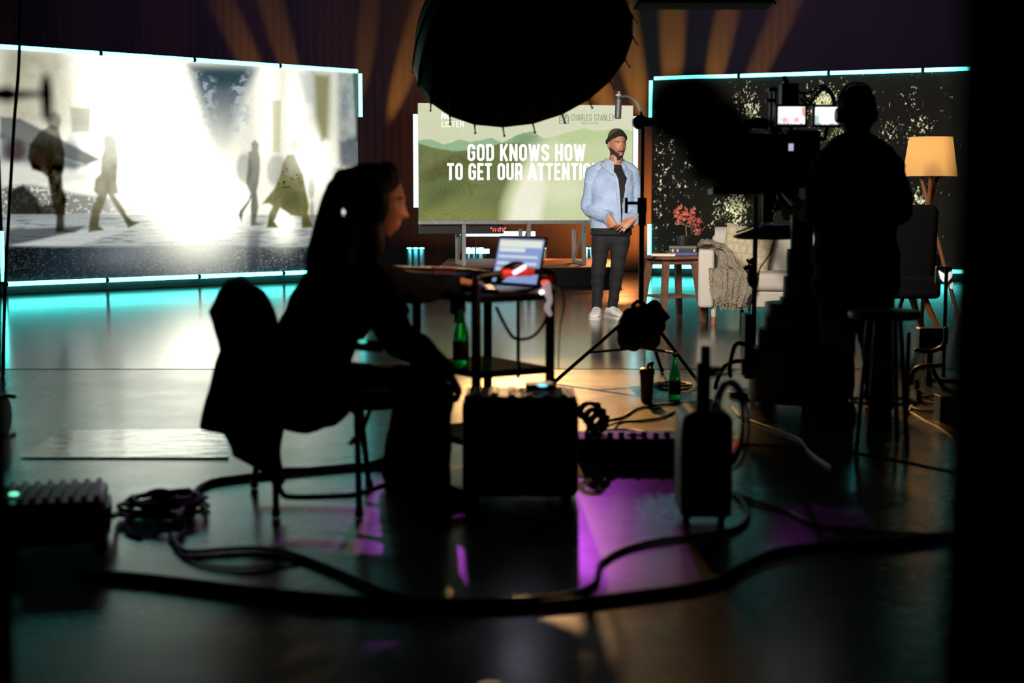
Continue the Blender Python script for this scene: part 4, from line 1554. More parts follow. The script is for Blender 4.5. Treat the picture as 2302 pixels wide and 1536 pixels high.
# side table
tb = thing('side_table', 'square brown wooden side table with splayed legs beside the sofa', 'table', (1.53, 13.35, 0))
ta = math.radians(24)
TR = Matrix.Rotation(ta, 3, 'Z')
tc_ = V((1.50, 13.36, 0))
build(MB().box(tc_ + V((0, 0, 0.60)), (0.43, 0.43, 0.028), TR), 'tabletop', WOOD, tb, bevel=0.004)
build(MB().box(tc_ + V((0, 0, 0.565)), (0.33, 0.33, 0.05), TR), 'apron', WOOD, tb, bevel=0.003)
build(MB().box(tc_ + V((0, 0, 0.235)), (0.36, 0.36, 0.02), TR), 'shelf', WOOD, tb, bevel=0.003)
for sx in (-1, 1):
    for sy in (-1, 1):
        p0 = tc_ + TR @ V((sx * 0.15, sy * 0.15, 0.588))
        p1 = tc_ + TR @ V((sx * 0.215, sy * 0.215, 0.003))
        rgs = []
        for p, wv in ((p1, 0.024), (p0, 0.03)):
            rgs.append([p + TR @ V((a * wv, b * wv * 0.8, 0)) for a, b in ((-1, -1), (1, -1), (1, 1), (-1, 1))])
        build(MB().loft(rgs), 'leg', WOOD, tb, sharp=30)


def book(label, c, size, rot, cover, group, z):
    t = thing('book', label, 'book', (c[0], c[1], z), group)
    L, D, H = size
    R = Matrix.Rotation(rot, 3, 'Z')
    cv = MB()
    for zz in (0.002, H - 0.002):
        cv.box(V((c[0], c[1], z + zz)), (L, D, 0.004), R)
    cv.box(V((c[0], c[1], z + H / 2)) + R @ V((0, -D / 2 + 0.002, 0)), (L, 0.004, H), R)
    build(cv, 'cover', cover, t, bevel=0.001)
    build(MB().box(V((c[0], c[1], z + H / 2)) + R @ V((0, 0.003, 0)), (L - 0.008, D - 0.012, H - 0.008), R), 'pages', mat('book_pages', (222, 206, 186), 0.9), t)
    return t


bx, by = 1.60, 13.38
book('thick blue-grey hardback at the bottom of the book stack under the plant', (bx, by), (0.25, 0.18, 0.034), 0.05, mat('blue_grey_cover', (78, 84, 118), 0.6), 'books stacked under the plant', 0.6155)
b2 = book('navy hardback with pale spine bands, middle of the book stack', (bx + 0.002, by), (0.24, 0.17, 0.027), 0.03, mat('navy_cover', (44, 52, 92), 0.6), 'books stacked under the plant', 0.651)
sp = MB()
for x in (-0.10, -0.055, 0.10):
    sp.box((bx + x, by - 0.087, 0.6645), (0.016, 0.003, 0.026))
build(sp, 'spine_band', mat('spine_band', (210, 180, 160), 0.6), b2)
book('green-topped book with cream pages at the top of the stack', (bx, by), (0.245, 0.17, 0.026), -0.02, mat('green_cover', (96, 104, 66), 0.6), 'books stacked under the plant', 0.68)
op = book('thin cream paperback lying alone at the front of the side table', (1.405, 13.235), (0.22, 0.15, 0.024), -0.08, mat('cream_cover', (226, 196, 176), 0.7), None, 0.6155)

# potted maple
pc = V((1.6, 13.4, 0.7065))
pt = thing('potted_maple', 'small red-leaved maple in a black plastic pot on the books', 'plant', pc)
build(MB().lathe([(0.040, 0.0), (0.052, 0.075), (0.057, 0.076), (0.058, 0.092), (0.051, 0.092), (0.048, 0.075)], pc, 24), 'pot', mat('plant_pot', (34, 36, 42), 0.5), pt)
build(MB().lathe([(0.0, 0.082), (0.05, 0.08), (0.049, 0.07)], pc, 20), 'soil', mat('soil', (40, 28, 20), 1.0), pt)
BARK = mat('pale_bark', (132, 104, 74), 0.8)
st = MB()
tips = []


def P_(px, py, dy=0.0):
    return A(px, py, 13.4 + dy)


st.tube([pc + V((0, 0, 0.075)), P_(1543, 530), P_(1542, 515), P_(1543, 508)], [0.0075, 0.006, 0.006, 0.0055], 8, k=3)
for tip, mids in (((1520, 472), [(1536, 505), (1527, 495)]), ((1534, 476), [(1537, 503), (1533, 490)]), ((1556, 478), [(1545, 500), (1552, 488)]), ((1562, 500), [(1552, 508), (1558, 506)]),
                  ((1572, 503), [(1556, 511), (1566, 510)]), ((1568, 520), [(1554, 512), (1562, 519)]), ((1523, 500), [(1537, 506), (1530, 504)])):
    dz = random.uniform(-0.06, 0.06)
    pts = [P_(1543, 509)] + [P_(x, y, dz * 0.6) for x, y in mids] + [P_(tip[0], tip[1], dz)]
    st.tube(pts, [0.0045, 0.003, 0.0025, 0.0015], 6, k=3)
    tips.append((tip, dz))
build(st, 'stem', BARK, pt, sharp=180)
RED = mat('maple_leaf', (196, 100, 86), 0.6, var=0.3, scale=20)
spots = []
for (cx, cy, n, sp_) in ((1522, 475, 7, 8), (1528, 487, 7, 9), (1540, 482, 7, 9), (1556, 477, 7, 9), (1549, 492, 8, 10), (1560, 499, 7, 9), (1572, 502, 5, 7), (1566, 518, 8, 9), (1572, 527, 5, 7), (1524, 502, 5, 7), (1536, 498, 6, 9)):
    for _ in range(n):
        spots.append((cx + random.gauss(0, sp_ * 0.6), cy + random.gauss(0, sp_ * 0.55)))
for k, (x, y) in enumerate(spots):
    c = P_(x, y, random.uniform(-0.08, 0.08))
    R = Euler((random.uniform(0.6, 1.9), random.uniform(-0.7, 0.7), random.uniform(-PI, PI))).to_matrix()
    lf = MB()
    s = random.uniform(0.032, 0.05)
    pts = []
    for q, ln in zip((-105, -62, -28, 0, 28, 62, 105), (0.5, 0.8, 0.95, 1.1, 0.95, 0.8, 0.5)):
        a = math.radians(q)
        pts.append((math.sin(a) * ln, math.cos(a) * ln))
        a2 = math.radians(q + 16)
        pts.append((math.sin(a2) * 0.4, math.cos(a2) * 0.4))
    pts[-1] = (0.0, -0.1)
    top = [c + R @ V((p[0] * s, p[1] * s, 0.006 * math.hypot(*p) ** 2 - 0.004)) for p in pts]
    n = len(top)
    cen = c + R @ V((0, 0.05 * s, 0.001))
    dn = R @ V((0, 0, -0.0012))
    lf.v = [tuple(p) for p in top] + [tuple(cen)] + [tuple(p + dn) for p in top] + [tuple(cen + dn)]
    lf.f = [(i, (i + 1) % n, n) for i in range(n)] + [(n + 1 + (i + 1) % n, n + 1 + i, 2 * n + 1) for i in range(n)] + [(i, n + 1 + i, n + 1 + (i + 1) % n, (i + 1) % n) for i in range(n)]
    build(lf, 'leaf', RED, pt, recalc=False)

# floor lamp
lc = V((3.965, 13.6, 0))
fl = thing('floor_lamp', 'wooden tripod floor lamp with a glowing cream shade behind the crew', 'lamp', lc)
SHADE = bpy.data.materials.new('translucent_shade')
SHADE.use_nodes = True
nt = SHADE.node_tree
for nd in list(nt.nodes):
    nt.nodes.remove(nd)
out = nt.nodes.new('ShaderNodeOutputMaterial')
mx = nt.nodes.new('ShaderNodeMixShader')
mx.inputs[0].default_value = 0.75
df = nt.nodes.new('ShaderNodeBsdfDiffuse')
tl_ = nt.nodes.new('ShaderNodeBsdfTranslucent')
df.inputs['Color'].default_value = (0.8, 0.62, 0.4, 1)
tl_.inputs['Color'].default_value = (0.92, 0.76, 0.50, 1)
nt.links.new(df.outputs[0], mx.inputs[1])
nt.links.new(tl_.outputs[0], mx.inputs[2])
nt.links.new(mx.outputs[0], out.inputs['Surface'])
build(MB().lathe([(0.252, 1.355), (0.200, 1.725), (0.197, 1.725), (0.249, 1.355)], lc, 40), 'shade', SHADE, fl)
ap = lc + V((0, 0, 1.10))
for a in (80, 200, 320):
    d = V((math.cos(math.radians(a)), math.sin(math.radians(a)), 0))
    build(MB().tube([ap - d * 0.12 + V((0, 0, 0.36)), ap + d * 0.33 - V((0, 0, 1.095))], 0.02, 8), 'leg', mat('orange_wood', (168, 96, 48), 0.5, var=0.2, scale=12), fl)
build(MB().cyl(ap + V((0, 0, 0.30)), ap + V((0, 0, 0.45)), 0.02), 'lamp_holder', BLACKM, fl)
lamp('POINT', 'lamp_bulb', lc + V((0, 0, 1.47)), lc, 400, (1.0, 0.80, 0.52), 0.05)
build(MB().ell(lc + V((0, 0, 1.60)), 0.035, 12, 8), 'bulb', mat('bulb', (255, 220, 160), 0.4, emis=(1.5, 0.9, 0.4), es=1), fl)

# ================================================================== foreground crew: seated woman
WSKIN = mat('fair_skin', (196, 140, 112), 0.5, var=0.05, scale=60)
HAIR = mat('dark_brown_hair', (26, 19, 15), 0.6, scale=160, var=0.4)
SWEAT = mat('black_sweater', (8, 8, 9), 1.0, spec=0.1, scale=150, bump=0.2)
TROU = mat('black_trousers', (12, 12, 13), 0.9, scale=90)
WY = 5.42
wc = A(690, 850, WY)
wo = thing('person', 'person with long dark ponytail in black, seated at the cart typing on the laptop', 'person', (wc.x, WY, 0))
hc = A(846, 452, WY)
Mw = Matrix.Translation(hc) @ Euler((math.radians(8), 0, math.radians(90 + 2))).to_matrix().to_4x4() @ Matrix.Scale(1.06, 4)
whd = head(MB(), Mw, jaw=0.9, nose=0.8, zl=1.12)
wb_ = MB()
sh = A(812, 618, WY)
wb_.tube([A(688, 850, WY), A(712, 760, WY), A(765, 670, WY), sh], [(0.13, 0.15), (0.11, 0.13), (0.12, 0.15), (0.08, 0.11)], 20, side=(1, 0, 0), k=4, round_=True)
wb_.tube([A(800, 610, WY), A(822, 560, WY), A(836, 505, WY)], [0.058, 0.05, 0.052], 16, round_=True)
armN = [A(838, 642, 5.24), A(890, 752, 5.16), A(1004, 836, 5.32)]
armF = [A(855, 632, 5.60), A(935, 652, 5.76), A(1020, 641, 5.98)]
for a in (armN, armF):
    wb_.tube(a, [0.043, 0.036, 0.026], 14, round_=True)
legN = [A(700, 868, 5.30), A(968, 872, 5.34), FL(960, 1112, 0.09)]
legF = [A(700, 868, 5.52), A(940, 866, 5.58), FL(905, 1085, 0.09)]
legN[2] = V((A(962, 1000, 5.30).x, 5.30, 0.09))
legF[2] = V((A(905, 1000, 5.62).x, 5.62, 0.09))
for l in (legN, legF):
    wb_.tube(l, [0.075, 0.048, 0.034], 16, k=3, round_=True)
wsk = fuse(wb_, 0.009, 2)
wsk.join(fuse(whd, 0.004, 1, 0.4))
dN = (armN[2] - armN[1]).normalized()
hn = hand(armN[2] + dN * 0.01, (0.45, 0.15, -0.85), (0.75, -0.2, 0.5), -1, [(45, 55, 40)] * 4, (25, 20), 0.95)
hf = hand(armF[2] + V((0.035, 0.0, 0.012)), (0.95, 0.22, -0.20), (0.2, -0.1, 1.0), -1, [(28, 22, 12), (26, 24, 14), (26, 24, 14), (30, 24, 16)], (25, 20), 0.98, 0.1)
for q in (hn, hf):
    wsk.join(fuse(q, 0.0034, 1, 0.4))
wbo = build(wsk, 'body', [WSKIN, mat('fair_lips', (170, 96, 88), 0.45), mat('brow_hair', (50, 36, 28), 0.8), EYEW, EYED], wo, sharp=180)
Mwi = Mw.inverted()
wof = V((wc.x, WY, 0))


def wface(c):
    q = Mwi @ (c + wof)
    x, y, z = q
    if y > -0.05 or z < -0.13 or z > 0.06:
        return 0
    if z < 0:
        z /= 1.12
    ex = abs(x) - 0.031
    if (ex / 0.0145) ** 2 + ((z - 0.001) / 0.006) ** 2 < 1:
        return 4 if abs(ex) < 0.006 else 3
    if ((abs(x) - 0.032) / 0.018) ** 2 + ((z - 0.022) / 0.004) ** 2 < 1:
        return 2
    if (x / 0.02) ** 2 + ((z + 0.075) / 0.012) ** 2 < 1:
        return 1
    return 0


paint_faces(wbo, wface)

sw = MB()
sw.tube([A(682, 880, WY), A(690, 830, WY), A(712, 760, WY), A(752, 690, WY), A(790, 640, WY), A(820, 606, WY)],
        [(0.165, 0.185), (0.16, 0.185), (0.155, 0.17), (0.165, 0.185), (0.14, 0.19), (0.085, 0.12)], 28, side=(1, 0, 0), k=4, round_=True)
sw.tube([A(810, 615, WY), A(830, 572, WY), A(838, 545, WY)], [(0.085, 0.085), (0.068, 0.066), (0.066, 0.064)], 20, round_=True)
for a, rr_ in ((armN, (0.082, 0.062, 0.046)), (armF, (0.075, 0.054, 0.046))):
    p0, p1, p2 = a
    sw.tube([p0, p0.lerp(p1, 0.5), p1, p1.lerp(p2, 0.5), p1.lerp(p2, 0.96)], [rr_[0], rr_[0] * 0.92, rr_[1] * 1.08, rr_[1], rr_[2]], 18, k=4, round_=True)
sw = fuse(sw, 0.009, 3)
sw.jitter(0.010, (9, 9, 14), 12)
build(sw, 'sweater', SWEAT, wo, sharp=180)
tr = MB()
tr.tube([A(672, 862, WY), A(720, 866, WY)], [(0.15, 0.18), (0.14, 0.18)], 20, side=(0, 1, 0), round_=True)
for l in (legN, legF):
    h, kn, an = l
    tr.tube([h, h.lerp(kn, 0.5), kn, kn.lerp(an, 0.35), kn.lerp(an, 0.75), an + V((0, 0, -0.02))], [0.098, 0.092, 0.076, 0.082, 0.086, 0.088], 18, k=4, round_=True)
tr = fuse(tr, 0.009, 2)
tr.jitter(0.010, (8, 8, 12), 22)
build(tr, 'trousers', TROU, wo, sharp=180)
for l in (legN, legF):
    u_, s_ = shoe((l[2].x + 0.055, l[2].y, 0), (1, -0.12), 0.25, 0.09, 0.105)
    so = build(u_, 'shoe', BLACKP, wo, sharp=60)
    build(s_, 'sole', RUBBER, so, sharp=50)
# hair: cap over the skull, fringe by the cheek and a long ponytail
hr = MB()
hr.ell(A(832, 432, WY), (0.118, 0.092, 0.112), 32, 20, (0, math.radians(12), 0))
hr.ell(A(800, 424, WY), (0.085, 0.085, 0.085), 24, 16)
hr.ell(A(842, 470, 5.35), (0.055, 0.028, 0.075), 20, 14, (0, 0.25, 0))
hr.ell(A(842, 470, 5.49), (0.055, 0.028, 0.075), 20, 14, (0, 0.25, 0))
hr.ell(A(815, 500, WY), (0.062, 0.075, 0.075), 20, 14)
hr.tube([A(868, 392, WY), A(878, 420, WY)], [(0.05, 0.06), (0.038, 0.06)], 16, side=(1, 0, 0), round_=True)
hr.tube([A(836, 500, 5.36), A(846, 545, 5.34), A(842, 590, 5.33)], [(0.04, 0.03), (0.034, 0.03), (0.016, 0.014)], 14, side=(1, 0, 0), k=3, round_=True)
hr.tube([A(806, 500, WY), A(796, 560, WY), A(776, 610, WY), A(744, 640, WY)], [(0.06, 0.085), (0.075, 0.10), (0.075, 0.11), (0.05, 0.10)], 18, side=(1, 0, 0), k=3, round_=True)
hr.ell(A(770, 540, WY), (0.05, 0.06, 0.085), 18, 12)
hr.tube([A(760, 425, WY), A(744, 470, WY), A(738, 530, WY), A(732, 580, WY), A(724, 620, WY)], [(0.045, 0.05), (0.040, 0.05), (0.045, 0.06), (0.045, 0.06), (0.03, 0.05)], 16, side=(1, 0, 0), k=3, round_=True)
hr.tube([A(800, 525, WY), A(776, 565, WY), A(752, 622, WY)], [(0.06, 0.075), (0.07, 0.08), (0.06, 0.08)], 16, side=(1, 0, 0), k=3, round_=True)
hr = fuse(hr, 0.008, 3)
hr.jitter(0.004, (30, 30, 12), 4)
hro = build(hr, 'hair', HAIR, wo, sharp=180)
pt_ = MB()
pt_.tube([A(800, 404, WY), A(772, 408, WY), A(748, 440, WY), A(734, 490, WY), A(722, 540, WY), A(706, 585, WY), A(694, 622, WY)],
         [(0.028, 0.03), (0.038, 0.04), (0.036, 0.042), (0.040, 0.05), (0.042, 0.055), (0.034, 0.05), (0.010, 0.02)], 18, side=(1, 0, 0), k=5, round_=True)
pt_.tube([A(770, 400, WY), A(800, 400, WY)], [0.036, 0.036], 14, round_=True)
pt_ = fuse(pt_, 0.007, 2)
for k in range(34):
    t0 = random.random()
    a = A(775 - 40 * t0 + random.uniform(-6, 6), 402 + 70 * t0, WY + random.uniform(-.03, .03))
    b = A(742 - 26 * t0 + random.uniform(-14, 12), 500 + 60 * t0 + random.uniform(-10, 20), WY + random.uniform(-.05, .05))
    c = A(704 - 10 * t0 + random.uniform(-14, 16), 590 + 40 * t0, WY + random.uniform(-.05, .05))
    pt_.tube([a, b, c], [0.003, 0.003, 0.001], 5, k=4)
for k in range(10):
    x = random.uniform(760, 840)
    pt_.tube([A(x, 396, WY), A(x - 8, 372 + random.uniform(-3, 8) + abs(x - 830) * 0.12, WY + random.uniform(-.05, .05)), A(x - 26, 388 + abs(x - 830) * 0.12, WY)], [0.0015, 0.0015, 0.0008], 4, k=4)
build(pt_, 'ponytail', HAIR, hro, sharp=180)

# ------------------------------------------------------------------ folding chair and the coat over it
ch = thing('folding_chair', 'black metal folding chair under the seated person', 'chair', (FL(700, 1150).x, 5.3, 0))
cm = BLACKM


def leg_tube(top, bottom, name='leg'):
    o = build(MB().tube([top, bottom], 0.0125, 10), name, cm, ch)
    build(MB().cyl(bottom, bottom + V((0, 0, 0.03)), 0.016, n=10), 'rubber_foot', RUBBER, o)


YN, YF = 5.06, 5.58
ztop = 0.42
nf = V((A(806, 1000, YN).x, YN, 0))
nr = V((A(618, 1000, YN).x, YN, 0))
ff = V((A(812, 1000, YF).x, YF, 0))
fr_ = V((A(570, 1000, YF).x, YF, 0))
leg_tube(nf + V((-0.005, 0, ztop)), nf + V((0, 0, 0.003)))
leg_tube(nr + V((0.0, 0, ztop)), nr + V((0, 0, 0.003)))
leg_tube(ff + V((-0.01, 0, ztop)), ff + V((0.03, 0, 0.003)))
leg_tube(fr_ + V((0.04, 0, ztop)), fr_ + V((0, 0, 0.003)))
for (p, q) in ((nr, nf), (fr_, ff)):
    zz = 0.075
    build(MB().tube([p + V((0.005, 0, 0.16)), p + V((0.02, 0, zz + 0.02)), p + V((0.06, 0, zz)), q - V((0.06, 0, -zz - 0.004)), q + V((0.0, 0, zz + 0.012)), q + V((0.12, 0.02, zz + 0.05))], 0.011, 10, k=4), 'stretcher', cm, ch, sharp=180)
build(MB().tube([A(838, 905, YN + 0.02), A(818, 960, YN), A(786, 1000, YN - 0.03)], 0.009, 8), 'side_brace', cm, ch)
build(MB().tube([A(766, 905, YN + 0.02), A(800, 930, YN)], 0.009, 8), 'side_brace', cm, ch)
sxa, sxb = A(640, 860, 5.3).x, A(880, 860, 5.3).x
build(MB().box(((sxa + sxb) / 2, 5.32, 0.442), (sxb - sxa, 0.46, 0.035)), 'seat', BLACKP, ch, bevel=0.012)
bx_ = A(570, 700, 5.3).x
build(MB().box((bx_ - 0.02, 5.32, 0.68), (0.025, 0.40, 0.18), (0, math.radians(-8), 0)), 'backrest', BLACKP, ch, bevel=0.01)
for y in (5.10, 5.54):
    build(MB().tube([V((bx_ + 0.075, y, ztop)), V((bx_ + 0.0, y, 0.66)), V((bx_ - 0.03, y, 0.77))], 0.012, 10), 'back_post', cm, ch)

COAT = mat('dark_coat', (15, 14, 12), 0.95, scale=60, var=0.3)
rows = [(628, 514, 540), (640, 504, 566), (655, 492, 590), (678, 481, 603), (700, 470, 612), (722, 478, 620), (745, 484, 622), (765, 491, 624), (785, 496, 626), (810, 487, 630), (850, 477, 634), (900, 462, 640), (930, 453, 640), (957, 447, 638), (972, 500, 634), (1000, 516, 630), (1022, 521, 629), (1036, 545, 630), (1050, 575, 632), (1064, 600, 633), (1080, 612, 638), (1092, 622, 636)]
rr2 = []
for i, (y, l, r) in enumerate(rows):
    a, b = A(l, y, 5.25), A(r, y, 5.25)
    c, h = (a + b) / 2, (b - a).length / 2
    dep = 0.19 if 3 < i < 14 else (0.12 if i <= 3 else 0.10)
    ring = []
    for k in range(40):
        t_ = 2 * PI * k / 40
        f = 1 + 0.05 * math.sin(5 * t_ + y * 0.01) + 0.03 * math.sin(9 * t_)
        ring.append(V((c.x + h * math.cos(t_), 5.27 + dep * f * math.sin(t_), c.z)))
    rr2.append(ring)
ct = MB().loft(rr2)
ct.jitter(0.008, (8, 8, 8), 31)
cto = build(ct, 'coat', COAT, sharp=180)
tag(cto, 'dark coat hung over the back of the folding chair', 'coat')
tl = MB()


def tail(u, v):
    p = A(615 + 155 * u, 872 + (66 - 6 * u + 3 * math.sin(u * 9)) * v, 5.07 - 0.02 * math.sin(u * 7) + 0.01 * v)
    return p


build(tl.sheet(tail, 30, 10, 0.02), 'coat_skirt', COAT, cto, sharp=180)
build(MB().tube([A(530, 640, 5.06), A(520, 760, 5.05), A(527, 900, 5.05), A(545, 1000, 5.08)], [(0.03, 0.006)] * 4, 10, side=(1, 0, 0), k=4), 'facing_strip', mat('rust_lining', (54, 34, 18), 0.9), cto, sharp=180)
tb_ = thing('tablet', 'dark tablet with a small teal light on the lap of the seated person', 'device', A(820, 770, 5.2))
build(MB().box(A(818, 776, 5.215), (0.15, 0.10, 0.014), (0.25, 0.1, 0)), 'housing', BLACKP, tb_, bevel=0.004)
build(MB().ell(A(815, 768, 5.13), (0.015, 0.006, 0.006), 12, 8), 'status_light', mat('teal_led', (60, 200, 170), 0.4, emis=(0.15, 1.0, 0.75), es=0.8), tb_)

# ------------------------------------------------------------------ equipment cart with the laptop
ct_ = thing('utility_cart', 'black tubular utility cart with red-banded handle carrying the laptop', 'cart', (-0.13, 6.1, 0))
NL, NR, FR, FLc = V((-0.147, 5.8, 0)), V((0.161, 6.0, 0)), V((-0.11, 6.42, 0)), V((-0.418, 6.22, 0))
cx_ = (NL + NR + FR + FLc) / 4
ca = math.atan2(NR.y - NL.y, NR.x - NL.x)
Wd, Dp = (NR - NL).length, (FLc - NL).length
for p in (NL, NR, FR, FLc):
    o = build(MB().cyl(p + V((0, 0, 0.09)), p + V((0, 0, 0.80)), 0.02, n=14), 'post', BLACKM, ct_)
    build(MB().cyl(p + V((-0.016, 0, 0.052)), p + V((0.016, 0, 0.052)), 0.05, n=18).box(p + V((0, 0, 0.085)), (0.05, 0.03, 0.04)), 'caster', RUBBER, o)
build(MB().box(cx_ + V((0, 0, 0.738)), (Wd + 0.02, Dp + 0.02, 0.03), (0, 0, ca)), 'top_tray', mat('cart_deck', (9, 9, 9), 0.9, spec=0.1), ct_, bevel=0.006)
build(MB().box(cx_ + V((0, 0, 0.425)), (Wd + 0.0, Dp + 0.0, 0.03), (0, 0, ca)), 'middle_shelf', mat('cart_deck', (9, 9, 9), 0.9, spec=0.1), ct_, bevel=0.006)
build(MB().box(cx_ + V((0, 0, 0.13)), (Wd + 0.0, Dp + 0.0, 0.03), (0, 0, ca)), 'bottom_shelf', mat('cart_deck', (9, 9, 9), 0.9, spec=0.1), ct_, bevel=0.006)
hr0, hr1 = A(868, 612, 6.12), A(1100, 620, 6.42)
hd1 = build(MB().tube([FLc + V((-0.05, 0.0, 0.66)), hr0, hr0.lerp(hr1, 0.25), hr0.lerp(hr1, 0.7), hr1], [0.02, 0.014, 0.028, 0.03, 0.022], 14, k=4, round_=True), 'handle', BLACKM, ct_, sharp=180)
REDP = mat('red_grip', (170, 26, 14), 0.5)
build(MB().tube([hr0.lerp(hr1, 0.42), hr0.lerp(hr1, 0.63)], 0.0315, 16), 'red_band', REDP, hd1)
rl = build(MB().tube([NL + V((0, 0, 0.78)), NL + V((0.0, -0.01, 0.822)), NL.lerp(NR, 0.12) + V((0, 0, 0.835)), NL.lerp(NR, 0.6) + V((0, -0.01, 0.845)), NR + V((0, 0, 0.835)), NR + V((0.012, 0, 0.78))], 0.014, 12, k=4), 'front_rail', BLACKM, ct_, sharp=180)
build(MB().tube([NL.lerp(NR, 0.33) + V((0, -0.006, 0.842)), NL.lerp(NR, 0.75) + V((0, -0.008, 0.846))], 0.0175, 14), 'red_band', mat('glowing_red_grip', (220, 40, 10), 0.45, emis=(0.6, 0.03, 0.01), es=0.6), rl)  # red glow put into the grip band by emission
build(MB().ell(NR + V((0.005, -0.01, 0.81)), (0.022, 0.022, 0.03), 14, 10), 'corner_knob', REDP, ct_)
for s in (-1, 1):
    for (p, q) in ((NL, FLc),):
        pass
build(MB().tube([A(1165, 672, 6.2), A(1165, 850, 6.2)], 0.008, 8), 'rear_strut', BLACKM, ct_)
build(MB().box(A(1028, 672, 6.0), (0.055, 0.05, 0.13), (0, 0, ca)).box(A(1030, 716, 6.0), (0.03, 0.03, 0.05), (0, 0, ca)), 'clamp', BLACKP, ct_, bevel=0.006)
build(MB().tube([A(1115, 690, 5.95), A(1140, 740, 5.95), A(1160, 762, 5.95), A(1195, 758, 5.97), A(1218, 735, 5.98), A(1235, 700, 6.0)], 0.007, 8, k=5), 'strap', BLACKP, ct_, sharp=180)

# laptop, facing the seated person
lp = thing('laptop', 'open laptop with blue and white lines of text on the cart', 'laptop', A(1130, 650, 6.05))
la_ = math.radians(-50)
LR = Matrix.Rotation(la_, 3, 'Z')
lb = A(1112, 655, 6.1)
lb.z = 0.764
build(MB().box(lb, (0.31, 0.21, 0.016), LR), 'base', mat('laptop_grey', (120, 120, 122), 0.35, 0.7), lp, bevel=0.004)
build(MB().box(lb + LR @ V((0, -0.0, 0.009)), (0.27, 0.11, 0.002), LR), 'keyboard', BLACKP, lp)
hin = lb + LR @ V((0, 0.105, 0.008))
LT = LR @ Euler((math.radians(-14), 0, 0)).to_matrix()


def lid(x, z, y=0.0):
    return hin + LT @ V((x, y, z))


build(MB().box(lid(0, 0.108, 0.004), (0.318, 0.008, 0.222), LT), 'lid', mat('laptop_lid', (20, 20, 30), 0.4), lp, bevel=0.003)
build(MB().box(lid(0, 0.110, -0.001), (0.296, 0.002, 0.194), LT), 'display', mat('laptop_display', (120, 140, 210), 0.4, emis=lin((138, 156, 206)), es=1.0), lp)
tx = mat('display_text', (230, 236, 220), 0.4, emis=lin((226, 232, 214)), es=1.0)
rows_ = [(0.185, 0.282, 0.03, 0.0), (0.158, 0.17, 0.016, -0.05), (0.128, 0.26, 0.009, -0.005), (0.098, 0.262, 0.009, -0.005), (0.070, 0.16, 0.009, -0.055), (0.042, 0.12, 0.012, -0.072)]
for i, (z, w_, h_, x) in enumerate(rows_):
    m_ = MB()
    if i < 2:
        m_.box(lid(x, z, -0.003), (w_, 0.001, h_), LT)
    else:
        q = -w_ / 2
        while q < w_ / 2:
            e_ = random.uniform(0.012, 0.034)
            m_.box(lid(x + q + e_ / 2, z, -0.003), (e_ - 0.005, 0.001, h_), LT)
            q += e_
    build(m_, 'text_line', tx, lp)
lamp('AREA', 'laptop_glow', lid(0, 0.11, -0.012), lid(0, 0.09, -0.5), 0.22, (0.7, 0.8, 1.0), 0.24, size_y=0.16, spread=150)
# added warm spots that brighten her face and hand; no real lamp stands there
lamp('SPOT', 'added_face_fill', (2.3, 4.9, 2.2), A(975, 570, 5.7), 230, (1.0, 0.5, 0.24), 0.1, 17, 0.5)

lamp('SPOT', 'added_hand_fill', (1.6, 4.7, 2.1), A(1040, 636, 6.0), 90, (1.0, 0.5, 0.28), 0.06, 4.5, 0.5)  # added narrow spot that brightens the far hand
gd = thing('headset', 'black headset with a glowing white highlight lying over the cart rail', 'headset', A(1155, 625, 5.9))
build(MB().tube([A(1120, 634, 5.9), A(1132, 615, 5.9), A(1150, 604, 5.9), A(1170, 600, 5.92), A(1190, 615, 5.94)], [0.012, 0.022, 0.026, 0.022, 0.012], 12, k=4, round_=True), 'headband', BLACKP, gd, sharp=180)
build(MB().tube([A(1157, 613, 5.868), A(1179, 600, 5.885)], 0.009, 10, round_=True), 'highlight_strip', mat('white_highlight', (240, 236, 255), 0.4, emis=(1.6, 1.4, 1.9), es=1), gd, sharp=180)  # highlight on the headset made as a glowing strip
CREAM = mat('cream_cable', (206, 198, 160), 0.5)
cable('white_cable', [A(1180, 668, 5.98), A(1212, 655, 5.97), A(1238, 645, 5.96), A(1255, 645, 5.98), A(1266, 668, 6.0), A(1266, 700, 6.02), A(1259, 740, 6.03), A(1256, 790, 6.05), A(1255, 830, 6.06)], [0.012, 0.011, 0.009, 0.009, 0.007, 0.005, 0.003, 0.003, 0.003], CREAM, 'cream cable looping off the right corner of the cart')
wn = thing('power_plug', 'white plug glowing red at the right corner of the cart', 'plug', A(1230, 650, 5.92))
build(MB().tube([A(1228, 640, 5.93), A(1230, 655, 5.93), A(1236, 676, 5.94), A(1230, 692, 5.94), A(1236, 706, 5.95)], [0.018, 0.017, 0.011, 0.013, 0.01], 12, k=4, round_=True), 'plug_body', mat('glowing_white_plug', (235, 225, 220), 0.4, emis=(0.5, 0.4, 0.42), es=0.6), wn, sharp=180)  # plug body given a whitish glow of its own
build(MB().ell(A(1226, 636, 5.93), (0.018, 0.016, 0.012), 12, 8), 'red_glow_cap', mat('red_glow', (230, 40, 20), 0.4, emis=(1.6, 0.1, 0.05), es=1), wn)
build(MB().ell(A(1217, 657, 5.925), 0.010, 12, 8), 'white_led', mat('white_led', (250, 250, 250), 0.4, emis=(2, 1.9, 2), es=1), wn)

GREEN = mat('green_glass', (20, 130, 46), 0.12, trans=0.85, emis=(0.0, 0.02, 0.004), es=0.5)  # faint green glow put into the glass


